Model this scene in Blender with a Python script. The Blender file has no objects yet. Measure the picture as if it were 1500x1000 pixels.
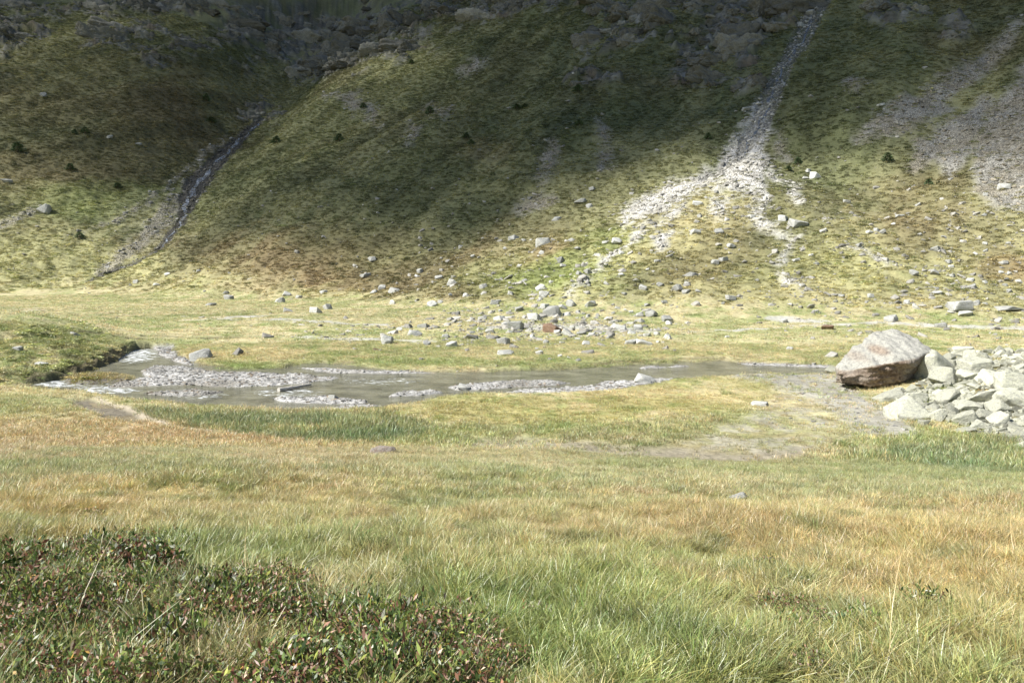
import bpy, bmesh, math, random
import numpy as np
from mathutils import Vector, Matrix

R = np.random.default_rng(11)
random.seed(11)
scene = bpy.context.scene
col = scene.collection

# ------------------------------------------------------------------ camera geometry (eye at the origin, y forward, z up)
F = 1248.0
PITCH = math.radians(4.9)
CP, SP = math.cos(PITCH), math.sin(PITCH)

def project(x, y, z):
    d = np.maximum(y * CP - z * SP, 0.05)
    v = y * SP + z * CP
    return 750 + F * x / d, 500 - F * v / d

# ------------------------------------------------------------------ numpy noise
def _hash(ix, iy, seed):
    h = (ix * np.int32(374761393) + iy * np.int32(668265263) + np.int32(seed * 97463 + 7)).view(np.uint32)
    h = (h ^ (h >> np.uint32(13))) * np.uint32(1274126177)
    return ((h ^ (h >> np.uint32(16))) & np.uint32(0xffff)).astype(np.float32) * np.float32(1 / 65535.0)

def vnoise(x, y, seed=0):
    x = np.asarray(x); y = np.asarray(y)
    fx = np.floor(x); fy = np.floor(y); ix = fx.astype(np.int32); iy = fy.astype(np.int32)
    fx = (x - fx).astype(np.float32); fy = (y - fy).astype(np.float32)
    fx = fx * fx * fx * (fx * (fx * 6 - 15) + 10); fy = fy * fy * fy * (fy * (fy * 6 - 15) + 10)
    o = np.int32(1)
    a = _hash(ix, iy, seed); b = _hash(ix + o, iy, seed)
    c = _hash(ix, iy + o, seed); d = _hash(ix + o, iy + o, seed)
    return a + (b - a) * fx + (c - a) * fy + (a - b - c + d) * fx * fy

def fbm(x, y, seed=0, octv=4, gain=.5):
    s = 0; amp = 1; tot = 0
    for o in range(octv):
        s = s + amp * vnoise(x * 2.03 ** o + 17.3 * o, y * 2.03 ** o - 9.1 * o, seed + o * 7)
        tot += amp; amp *= gain
    return s / tot * 2 - 1          # about -1..1

def ridged(x, y, seed=0, octv=4):
    s = 0; amp = 1; tot = 0
    for o in range(octv):
        n = 1 - np.abs(vnoise(x * 2.1 ** o + 5.3 * o, y * 2.1 ** o + 3.1 * o, seed + o * 5) * 2 - 1)
        s = s + amp * n * n; tot += amp; amp *= .5
    return s / tot

def sstep(a, b, v):
    t = np.clip((v - a) / (b - a), 0, 1)
    return t * t * (3 - 2 * t)

def smax(a, b, k):
    h = np.clip(.5 + .5 * (a - b) / k, 0, 1)
    return b + (a - b) * h + k * h * (1 - h)

def hyp(u, w):
    return .5 * (u + np.sqrt(u * u + w * w))

# ------------------------------------------------------------------ the lie of the land
FLOOR = -8.0
NA = np.array([.475, .88]); PA = np.array([0., 172.])
NB = np.array([-.40, .917]); PB = np.array([-125., 236.])
APEX = np.array([60., 222.])
SUN_AZ = math.radians(-115)      # from +y towards +x
SUN_EL = math.radians(45)
SUN = np.array([math.sin(SUN_AZ) * math.cos(SUN_EL), math.cos(SUN_AZ) * math.cos(SUN_EL), math.sin(SUN_EL)])

def uA(x, y): return (x - PA[0]) * NA[0] + (y - PA[1]) * NA[1]
def uB(x, y): return (x - PB[0]) * NB[0] + (y - PB[1]) * NB[1]

def h_base(x, y):
    """smooth land: foreground slope, valley floor, fan, the two mountain sides and the gully between them"""
    r = np.hypot(x, y)
    # the near slope the photographer stands on
    fg = -1.60 - .19 * (y - 3.3) - .028 * x - .0020 * np.maximum(y - 8, 0) ** 1.5
    fg = np.where(y < 3.3, -1.6 - .028 * x + .10 * (3.3 - y) , fg)
    floor = FLOOR + .004 * np.maximum(r - 110, 0)
    # mound at the left beyond the stream
    mx, my = (x + 62) / 24., (y - 84) / 24.
    floor = floor + 4.2 * np.exp(-(mx * mx + my * my)) * sstep(-26, -44, x + .35 * (y - 70))
    # block heap mound at the right
    hx, hy = (x - 36) / 9.5, (y - 53) / 8.
    floor = floor + 2.3 * np.exp(-(hx * hx + hy * hy) ** 1.5)
    z = smax(fg, floor, 1.1)
    # mountain
    wob = 6 * fbm(x / 70, y / 70, 3, 3)
    a = uA(x, y) + wob
    ua = hyp(a, 9)
    za = FLOOR + .47 * ua + .00042 * ua * ua
    rf = np.hypot(x - APEX[0], y - APEX[1])
    zf = 29 - .43 * rf + .0006 * rf * rf
    zf = np.where(rf > 200, -40, zf)
    za = smax(za, zf, 5.)
    b = uB(x, y) + wob * .6
    ub = hyp(b, 10)
    zb = FLOOR + .50 * ub + .00035 * ub * ub
    m = smax(za, zb, 3.)
    # carve the gully between the two sides
    dlt = (uA(x, y) - uB(x, y)) / .88
    up = np.maximum(uB(x, y), 0)
    dep = 19 * sstep(40, 190, up)
    wid = 10 + .08 * up
    m = m - dep * np.exp(-((dlt + wid * .55) / wid) ** 2)
    m = np.minimum(m, 330) - 1.3 - 12 * sstep(135, 95, r) - 60 * (y < 0)
    return smax(m, z, 1.6)

def unproject(px, py, rmin=2.5, rmax=900):
    """pixel of the 1500x1000 photograph -> point on the smooth land"""
    px = np.atleast_1d(np.asarray(px, float)); py = np.atleast_1d(np.asarray(py, float))
    sx = (px - 750) / F; sy = (500 - py) / F
    dx = sx; dy = CP + sy * SP; dz = -SP + sy * CP
    n = np.hypot(dx, dy); dx, dy, dz = dx / n, dy / n, dz / n
    ts = rmin * (rmax / rmin) ** np.linspace(0, 1, 700)
    out = np.full((len(px), 3), np.nan)
    lo = np.full(len(px), rmin); hit = np.zeros(len(px), bool); hi = np.full(len(px), rmax)
    for a in range(0, len(px), 400):           # all steps of a batch of rays at once
        s_ = slice(a, a + 400)
        g = h_base(np.outer(ts, dx[s_]), np.outer(ts, dy[s_])) - np.outer(ts, dz[s_]) > 0
        g[0] = False; first = g.argmax(0); got = g.any(0)
        lo[s_] = np.where(got, ts[np.maximum(first - 1, 0)], rmin); hi[s_] = np.where(got, ts[first], rmax)
    for _ in range(14):
        m = .5 * (lo + hi)
        g = h_base(dx * m, dy * m) - dz * m
        hi = np.where(g > 0, m, hi); lo = np.where(g > 0, lo, m)
    return np.stack([dx * hi, dy * hi, h_base(dx * hi, dy * hi)], 1), hi

# ------------------------------------------------------------------ outlines of what lies on the ground (read off the photograph, used as a map)
AN = 3.0                                   # a map unit up the picture covers more ground than one across
def polydist(px, py, poly, an=AN, margin=40):
    """signed distance (inside positive) to a polygon given in photograph pixels"""
    P = np.array(poly, float) * [1, an]; q = np.stack([px, py * an], 1)
    d = np.full(len(px), -1e3)
    lo = P.min(0) - margin; hi = P.max(0) + margin
    k = np.where(((q > lo) & (q < hi)).all(1))[0]
    if len(k) == 0: return d
    q = q[k]; best = np.full(len(k), 1e9); ins = np.zeros(len(k), bool)
    for a, b in zip(P, np.roll(P, -1, 0)):
        e = b - a; w = q - a
        t = np.clip((w @ e) / max(e @ e, 1e-9), 0, 1)
        best = np.minimum(best, ((w - t[:, None] * e) ** 2).sum(1))
        c = ((a[1] > q[:, 1]) != (b[1] > q[:, 1]))
        xi = a[0] + (q[:, 1] - a[1]) * e[0] / (e[1] if abs(e[1]) > 1e-9 else 1e-9)
        ins ^= c & (q[:, 0] < xi)
    d[k] = np.where(ins, 1, -1) * np.sqrt(best)
    return d

def linedist(px, py, pts, an=1.0, margin=60):
    """distance to a polyline and the half width given with its points (x, y, w): returns (w - distance)"""
    P = np.array(pts, float); xy = P[:, :2] * [1, an]; W = P[:, 2]
    q = np.stack([px, py * an], 1); out = np.full(len(px), -1e3)
    lo = xy.min(0) - margin; hi = xy.max(0) + margin
    k = np.where(((q > lo) & (q < hi)).all(1))[0]
    if len(k) == 0: return out
    q = q[k]; best = np.full(len(k), -1e3)
    for i in range(len(xy) - 1):
        e = xy[i + 1] - xy[i]; w = q - xy[i]
        t = np.clip((w @ e) / max(e @ e, 1e-9), 0, 1)
        dd = np.sqrt(((w - t[:, None] * e) ** 2).sum(1))
        best = np.maximum(best, W[i] + (W[i + 1] - W[i]) * t - dd)
    out[k] = best
    return out

def blend(c, colour, s, px, py, cx, cy, rx, ry, soft):
    k = np.where((np.abs(px - cx) < rx * (1 + soft)) & (np.abs(py - cy) < ry * (1 + soft)))[0]
    if len(k):
        t = s * ell(px[k], py[k], cx, cy, rx, ry, soft)
        c[k] = c[k] * (1 - t)[:, None] + colour * t[:, None]

def ell(px, py, cx, cy, rx, ry, soft=.45):
    return 1 - sstep(1 - soft, 1 + soft, np.hypot((px - cx) / rx, (py - cy) / ry))

RIVER = [(20,556),(100,543),(150,526),(172,514),(180,506),(200,501),(222,503),(250,505),(268,519),(300,532),(340,537),(415,535),(440,531),(470,527),(520,532),(600,540),(700,540),(800,538),(900,532),(1000,527),(1060,525),(1130,528),(1205,530),(1228,537),(1215,545),(1130,545),(1060,548),(1000,553),(945,561),(890,568),(800,572),(700,574),(640,577),(600,587),(560,596),(500,599),(440,599),(380,596),(300,591),(200,583),(120,573),(30,562)]
BARS = [
 [(226,503),(252,504),(264,518),(290,530),(282,532),(246,522),(228,512)],
 [(205,537),(228,530),(255,529),(330,540),(420,542),(500,547),(480,552),(440,557),(380,561),(330,562),(260,558),(200,561),(150,562),(175,553),(215,546)],
 [(100,546),(120,540),(160,540),(195,546),(185,553),(130,556),(102,553)],
 [(205,569),(250,564),(330,569),(300,574),(240,574)],
 [(400,577),(470,574),(500,578),(540,580),(540,585),(470,586),(410,583)],
 [(440,534),(520,537),(610,539),(640,541),(560,543),(460,541)],
 [(655,561),(700,555),(760,551),(800,551),(838,556),(800,560),(720,566),(670,566)],
 [(780,563),(850,560),(890,554),(930,551),(990,549),(1010,552),(960,556),(900,566),(820,571),(720,571)],
 [(580,568),(640,566),(655,569),(600,575),(560,576)],
 [(470,590),(520,586),(560,588),(575,596),(480,597)],
 [(930,534),(990,531),(1050,529),(1000,533),(940,536)],
 [(1080,526),(1150,528),(1225,532),(1225,535),(1150,531),(1085,529)],
]
ISLE = [(100,546),(120,540),(160,540),(195,546),(185,553),(130,556),(102,553)]
FLAT = [(1060,548),(1130,545),(1215,545),(1250,562),(1290,590),(1350,632),(1340,642),(1260,636),(1230,612),(1190,585),(1150,572),(1120,560)]
SPARSE = [(1130,568),(1190,585),(1240,620),(1260,640),(1180,664),(1060,676),(960,662),(1000,640),(1090,612),(1130,590)]
MUD = [(640,645),(760,640),(830,643),(900,652),(1000,655),(1080,662),(1180,655),(1200,665),(1120,678),(960,670),(820,660),(700,656)]
PUDDLE = [(95,584),(130,584),(160,590),(190,602),(212,614),(190,617),(150,610),(118,600)]
SAND = [(128,580),(150,583),(180,593),(215,608),(260,622),(330,632),(300,632),(230,620),(205,612),(175,599),(145,587)]
PENIN = [(575,592),(640,580),(700,577),(800,575),(890,570),(950,563),(1000,555),(1060,550),(1120,562),(1130,580),(1090,600),(990,612),(880,618),(700,620),(600,610)]
SEDGE_A = [(180,600),(260,600),(420,606),(560,606),(640,625),(620,645),(480,646),(380,638),(260,620)]
SEDGE_B = [(1240,672),(1330,650),(1420,640),(1560,650),(1560,690),(1400,696),(1290,700)]
HEATH = [(-60,800),(60,785),(180,790),(260,815),(340,835),(450,848),(560,880),(620,915),(680,950),(720,1010),(740,1100),(-60,1100)]

STRIPS = [[(270,466,4),(420,468,5),(500,474,5),(570,476,4)],[(440,494,5),(520,497,6),(640,500,4)],[(1010,487,3),(1200,476,4),(1290,473,6),(1420,478,7),(1510,481,8)],[(1130,466,10),(1200,471,12)],[(-10,452,4),(60,455,4)],[(720,480,8),(850,478,14),(950,486,10)]]
BANKS = [[(70,484,3),(110,489,6),(150,490,3)],[(170,494,3),(212,497,6)],[(210,492,2),(290,495,4),(380,493,2)],[(5,556,8),(60,546,9),(110,537,8),(150,524,8),(172,512,7),(184,504,5)],[(700,536,3),(800,535,3),(880,531,4),(1000,524,4),(1060,523,3)],[(430,529,3),(520,529,3)],[(260,522,5),(300,531,6),(340,535,4)]]
STREAM_A = [(378,182,6),(350,206,9),(322,236,12),(295,262,15),(278,285,15),(270,306,11),(266,322,8),(248,345,6),(232,362,4),(205,380,3),(172,392,3),(150,402,3),(132,411,3)]
DEBRIS_A = [[(372,186,6),(330,210,9),(280,243,9),(230,285,9),(180,318,7),(120,345,5)],[(290,262,12),(262,292,16),(235,320,18),(205,350,12),(165,385,14),(148,398,10)],[(60,300,8),(20,322,10),(0,330,12)]]
STREAM_B = [(1206,-10,13),(1190,18,14),(1168,60,15),(1150,90,13),(1136,120,15),(1126,150,16),(1114,176,15),(1098,200,14),(1086,222,7),(1062,240,5),(1030,256,5)]
FANROCK = [
 [(1114,165,14),(1105,195,18),(1095,222,28),(1086,246,36)],
 [(1068,242,8),(1030,260,8),(990,280,14),(950,300,14),(915,317,8)],
 [(1060,268,2),(1030,280,3),(1000,300,1),(960,326,1),(930,350,4),(900,378,3),(868,404,1),(835,432,2)],
 [(1098,250,18),(1110,272,10),(1118,290,5),(1106,312,7),(1122,330,5),(1160,346,3),(1156,362,1),(1144,385,1)],
 [(1130,250,2),(1160,268,2),(1168,300,5)],
 [(1060,302,10),(1046,300,9)],
 [(1143,395,2),(1150,408,3),(1175,420,0)],
 [(1240,362,2),(1275,376,3),(1300,388,1)],
 [(968,352,6),(985,345,6),(965,360,5)],
]
SCREE = [
 [(1490,25,7),(1450,70,8),(1405,100,12),(1370,135,18),(1330,165,19),(1290,190,14),(1258,210,6)],
 [(1440,140,14),(1410,190,24),(1390,235,16)],
 [(1560,80,40),(1510,160,52),(1480,215,56),(1470,262,44),(1480,290,20)],
 [(1400,170,12),(1360,215,18),(1340,240,6)],
 [(698,88,6),(684,104,8)],[(672,116,5)],
 [(762,300,8),(785,296,8),(808,294,5)],
 [(882,185,4),(888,200,4)],[(892,222,8),(886,240,8)],
 [(808,212,5),(800,240,7),(795,262,6)],
 [(1245,120,6),(1262,132,6)],
 [(480,145,4),(540,155,7),(550,172,5)],[(608,192,5),(600,208,4)],[(630,160,7),(650,170,6)],
 [(1140,200,3),(1145,220,5)],
]
OUTCROP = [ # cx, cy, rx, ry
 (170,14,90,16),(260,10,60,16),(70,18,46,16),(205,52,60,16),(150,60,40,14),(275,68,60,16),(235,92,26,9),(400,30,80,30),(470,60,110,46),(460,100,40,22),(560,50,70,40),
 (385,160,26,22),(360,172,18,10),(350,62,60,16),(60,52,20,10),(10,30,26,60),
 (880,64,34,26),(925,50,44,32),(960,28,36,22),(1010,105,46,18),(1020,60,40,30),(905,8,60,14),(720,20,34,12),(1005,85,30,14),(1070,40,46,40),(1085,70,30,24),(760,6,60,12),(1150,20,28,16),
 (1320,18,50,22),(1400,32,30,20),(1300,25,30,20),(860,125,40,10),(1095,120,20,14),(640,10,30,20),(985,10,60,16)]
MOUND = (40, 520, 130, 44)

def coords(x, y, zb):
    px, py = project(x, y, zb)
    bad = y < .6
    px = np.where(bad, 750 + 400 * np.sign(x), px); py = np.where(bad, 1400, np.minimum(py, 1400))
    return px, py

def masks(x, y, zb):
    px, py = coords(x, y, zb)
    r = np.hypot(x, y)
    far = sstep(120, 150, r)
    n1 = fbm(x / 2.2, y / 4.5, 21, 3); n2 = fbm(x / 1.7, y / 3.6, 22, 3)
    wx = np.where(far > .5, 9 * fbm(x / 7, y / 7, 23, 3), 7 * n1)
    wy = np.where(far > .5, 7 * fbm(x / 7, y / 7, 24, 3), 1.6 * n2)
    qx, qy = px + wx, py + wy
    m = {'px': px, 'py': py, 'qx': qx, 'qy': qy, 'r': r, 'far': far}
    near = r < 130
    def poly(P, soft, an=AN):
        return sstep(-soft, soft, polydist(qx, qy, P, an)) * near
    m['river'] = poly(RIVER, 5)
    bars = np.zeros(len(x))
    for b in BARS: bars = np.maximum(bars, poly(b, 6))
    m['bars'] = bars
    m['isle'] = poly(ISLE, 8)
    m['flat'] = poly(FLAT, 16); m['sparse'] = poly(SPARSE, 26); m['mud'] = poly(MUD, 18)
    m['puddle'] = poly(PUDDLE, 9); m['sand'] = poly(SAND, 8)
    m['penin'] = poly(PENIN, 20); m['sedge'] = np.maximum(poly(SEDGE_A, 25), poly(SEDGE_B, 30))
    m['heath'] = sstep(-75, 75, polydist(px + 55 * fbm(x / .7, y / .7, 30, 3), py + 40 * fbm(x / .6, y / .6, 31, 3), HEATH, 1.4, 160)) * near
    m['heath'] = m['heath'] * (.45 + .55 * sstep(-.45, .05, fbm(x / .55, y / .55, 25, 3))) * (.62 + .38 * sstep(-.75, -.2, fbm(x / 1.6, y / 1.6, 26, 2)))
    for k, (cx, cy, rx, ry) in enumerate([(795,905,60,36),(1175,895,70,34),(1300,925,90,26),(700,905,60,40),(1100,830,50,16),(1215,960,80,40)]):
        m['heath'] = np.maximum(m['heath'], .55 * sstep(-.1, .4, fbm(x / .3, y / .3, 32, 2)) * ell(qx, qy, cx, cy, rx, ry) * near)
    # far ground
    sl = sstep(-7, 16, 10 * fbm(x / 6, y / 6, 27, 3) + np.maximum(uA(x, y), uB(x, y)) + 26 * sstep(106, 82, np.hypot(x - APEX[0], y - APEX[1]))) * far
    m['slope'] = sl
    f = far > .2
    sa = np.zeros(len(x)); st = np.zeros(len(x)); sb = np.zeros(len(x)); pale = np.zeros(len(x))
    for L in DEBRIS_A: sa = np.maximum(sa, sstep(-3, 9, linedist(qx, qy, L) - 2 + 6 * n2))
    m['debris_a'] = sa * f
    m['stream_a'] = sstep(-2, 3, linedist(px + .4 * wx, py + .4 * wy, STREAM_A)) * f
    m['stream_b'] = sstep(-2, 4, linedist(px + .5 * wx, py + .5 * wy, STREAM_B)) * f
    for L in FANROCK: pale = np.maximum(pale, sstep(-11, 9, linedist(qx, qy, L) + 9 * fbm(x / 3, y / 3, 28, 3)))
    m['pale'] = pale * f
    for L in SCREE: sb = np.maximum(sb, sstep(-12, 10, linedist(qx, qy, L) + 9 * fbm(x / 4, y / 4, 29, 4)))
    m['scree'] = sb * f
    halo = np.zeros(len(x))
    for L in FANROCK: halo = np.maximum(halo, sstep(-32, 4, linedist(qx, qy, L)))
    m['halo'] = halo * f
    strip = np.zeros(len(x)); bank = np.zeros(len(x))
    for L in STRIPS: strip = np.maximum(strip, sstep(-4, 4, linedist(qx, qy, L, AN) - 5 * n1))
    for L in BANKS: bank = np.maximum(bank, sstep(-3, 3, linedist(px + 2 * n1, py + .5 * n2, L, AN) - 2 * n2))
    m['strip'] = strip * (r > 60) * (1 - m['river']); m['bank'] = bank * (r > 60) * (1 - m['river'])
    oc = np.zeros(len(x))
    nn = 1 + .75 * fbm(x / 9, y / 6, 33, 3)
    for (cx, cy, rx, ry) in OUTCROP:
        oc = np.maximum(oc, ell(px, py, cx, cy, rx * nn, ry * nn, .3))
    # a few more crags the map does not name, high on the slopes and beyond the frame
    high = sstep(80, 150, zb) * sstep(.42, .62, fbm(x / 26, y / 18, 35, 4))
    m['rock'] = np.maximum(oc, high) * sstep(-.42, .12, fbm(x / 5, y / 5 + zb / 6, 36, 4) + .25 * fbm(x / 30, y / 30, 37, 2)) * f * (1 - m['stream_b']) * (1 - m['pale'])
    return m

WATER = FLOOR - .27
def height(x, y, want=False):
    zb = h_base(x, y)
    m = masks(x, y, zb)
    r = m['r']; far = m['far']
    near = 1 - sstep(25, 45, r)
    z = zb + near * sstep(.5, 3, r) * (.085 * fbm(x / 1.1, y / 1.1, 41, 3) + .05 * fbm(x / .45, y / .45, 42, 2) + .12 * fbm(x / 4, y / 4, 43, 2))
    mid = (1 - near) * (1 - m['slope'])
    dry = (1 - m['river'])
    z += mid * dry * (.10 * fbm(x / 2.4, y / 2.4, 44, 3) + .16 * fbm(x / 9, y / 9, 45, 2)) * (1 - .7 * m['flat'])
    mnd = ell(m['px'], m['py'], *MOUND, .3) * (r > 50) * (r < 130)
    z += mnd * dry * (.95 * ridged(x / 3.2, y / 2.6, 46, 3) - .25)
    bed = FLOOR - .52 + .08 * fbm(x / 1.5, y / 1.5, 47, 3)
    z = z * (1 - m['river']) + bed * m['river']
    z += m['bars'] * m['river'] * (.35 + .11 * fbm(x / 1.2, y / 2, 48, 3)) + m['isle'] * .16
    z -= m['bank'] * .22 * (1 - m['slope'])
    z -= m['puddle'] * .16 + m['mud'] * .08
    sl = m['slope']
    if (sl > 0).any():
        rib = fbm((.88 * x - .475 * y) / 24, (.475 * x + .88 * y) / 150, 51, 3)
        z += sl * (1.7 * fbm(x / 13, y / 13, 52, 4) + .5 * fbm(x / 3, y / 3, 53, 3) + 4.2 * rib * sstep(10, 60, zb + 8))
        k = m['rock']
        strata = ridged(x / 16, y / 9 + zb / 14, 54, 4)
        z += k * (6.5 * strata + 2.6 * ridged(x / 4, y / 4, 55, 3) - 3.2)
        z -= m['stream_a'] * .55 + m['stream_b'] * .8
        z += m['debris_a'] * .3 + m['scree'] * .2 * fbm(x / 1.2, y / 1.2, 56, 2) + m['pale'] * (.35 * fbm(x / 1.4, y / 1.4, 57, 2))
    m['mound'] = mnd
    if want: return z, zb, m
    return z

# ------------------------------------------------------------------ what grows where (albedo)
C = lambda *c: np.array(c)
STRAW, YGREEN, GREEN, SEDGE = C(.52,.46,.265), C(.37,.37,.175), C(.225,.29,.085), C(.20,.265,.125)
RUST, OCHRE, ORANGE, PALEG = C(.475,.365,.205), C(.50,.40,.185), C(.525,.435,.245), C(.365,.385,.165)
OLIVE, DARKG, BROWN, REDB = C(.135,.145,.066), C(.08,.097,.045), C(.155,.128,.066), C(.21,.14,.075)
GRAVEL, PALE, GREY, PURP, MUDC, SANDC = C(.43,.42,.40), C(.50,.48,.435), C(.225,.215,.19), C(.24,.215,.168), C(.20,.175,.13), C(.42,.36,.27)

def mix(a, b, t):
    t = np.asarray(t)[:, None]
    return a * (1 - t) + b * t

PATCH = [ # cx, cy, rx, ry, colour, strength   (near ground and flats)
 (150,640,330,38,RUST,.7),(60,600,140,18,YGREEN,.7),(300,650,330,40,RUST,.8),(430,690,190,34,RUST,.75),(250,700,150,34,GREEN,.6),(100,755,220,44,OCHRE,.95),(330,750,190,34,ORANGE,.85),
 (400,790,170,45,YGREEN,.7),(640,745,130,34,ORANGE,.5),(560,820,140,50,PALEG,.75),(760,720,210,26,PALEG,.8),(800,735,150,14,SEDGE,.5),(930,700,330,24,YGREEN,.55),(900,745,160,22,STRAW,.7),
 (960,785,160,24,RUST,.55),(1230,810,330,60,ORANGE,1.0),(1420,790,220,60,ORANGE,1.),(980,775,170,26,RUST,.8),(1340,720,280,22,YGREEN,.7),(1400,690,160,12,GREEN,.35),(1120,720,200,16,STRAW,.5),
 (840,830,200,50,PALEG,.6),(880,890,240,70,GREEN,.75),(1060,900,160,60,YGREEN,.75),(700,930,150,80,GREEN,.75),(1000,975,380,60,GREEN,.75),(1420,880,140,60,OCHRE,.65),(1380,960,160,50,YGREEN,.55),
 (180,815,240,26,GREEN,.6),(40,820,120,40,GREEN,.5),(760,600,220,14,OCHRE,.55),(980,580,140,16,OCHRE,.65),(1010,566,110,8,STRAW,.6),(640,640,160,16,GREEN,.5),(840,640,260,12,YGREEN,.6),(420,668,220,16,STRAW,.6),(720,668,260,12,STRAW,.65),(620,690,140,14,PALEG,.5),
 (250,665,90,12,PALEG,.5),(300,520,150,9,OCHRE,.35),(370,536,60,4,GREEN,.9),(620,532,130,5,GREEN,.7),(900,528,140,5,GREEN,.5),(150,500,110,10,YGREEN,.6),(720,505,110,10,YGREEN,.45),(1000,500,120,12,STRAW,.5),(1280,495,200,12,YGREEN,.35),(600,470,200,8,STRAW,.6),(250,450,260,8,STRAW,.55),
 (1030,655,200,20,BROWN,.45),(1200,620,60,20,STRAW,.5),
]
SPATCH = [ # the slopes
 (480,385,190,52,REDB,.6),(620,400,150,40,BROWN,.7),(330,395,90,34,BROWN,.5),(560,330,160,60,OLIVE,.6),(760,360,90,40,REDB,.45),(700,410,120,30,BROWN,.3),(800,405,110,30,GREEN,.55),(890,350,60,26,GREEN,.45),
 (1010,350,100,60,STRAW,.35),(1100,400,170,60,YGREEN,.75),(1010,410,70,40,BROWN,.45),(1080,360,60,30,BROWN,.4),(1250,300,120,40,BROWN,.35),(1260,400,130,50,YGREEN,.55),(1350,270,70,20,REDB,.55),(1360,250,60,20,BROWN,.6),(1400,340,90,40,BROWN,.5),(1480,385,50,20,REDB,.7),(1350,320,70,30,REDB,.35),
 (1240,190,130,70,OLIVE,.6),(1180,100,60,60,OLIVE,.4),(950,200,140,60,DARKG,.5),(1010,160,100,40,DARKG,.45),(760,120,130,60,DARKG,.45),(620,140,90,60,YGREEN,.25),(450,190,90,46,YGREEN,.45),(600,80,60,40,YGREEN,.3),(700,225,50,22,REDB,.5),(560,250,60,30,YGREEN,.25),(640,250,80,60,OLIVE,.5),
 (110,200,200,70,BROWN,.5),(230,215,90,50,BROWN,.45),(60,260,120,36,REDB,.35),(140,130,160,50,BROWN,.5),(220,150,60,30,REDB,.25),(60,285,90,22,YGREEN,.5),(170,300,110,34,GREEN,.35),(60,380,140,40,YGREEN,.75),(200,400,140,24,YGREEN,.6),(300,410,100,24,STRAW,.35),(80,100,90,30,YGREEN,.35),(120,60,90,20,YGREEN,.4),(300,150,100,50,BROWN,.4),(220,330,60,40,PURP,.35),
 (930,440,150,20,YGREEN,.5),(1180,440,260,20,STRAW,.45),(1040,300,60,24,STRAW,.5),(700,330,140,30,DARKG,.35),(880,290,90,30,OLIVE,.4),
]
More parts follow.
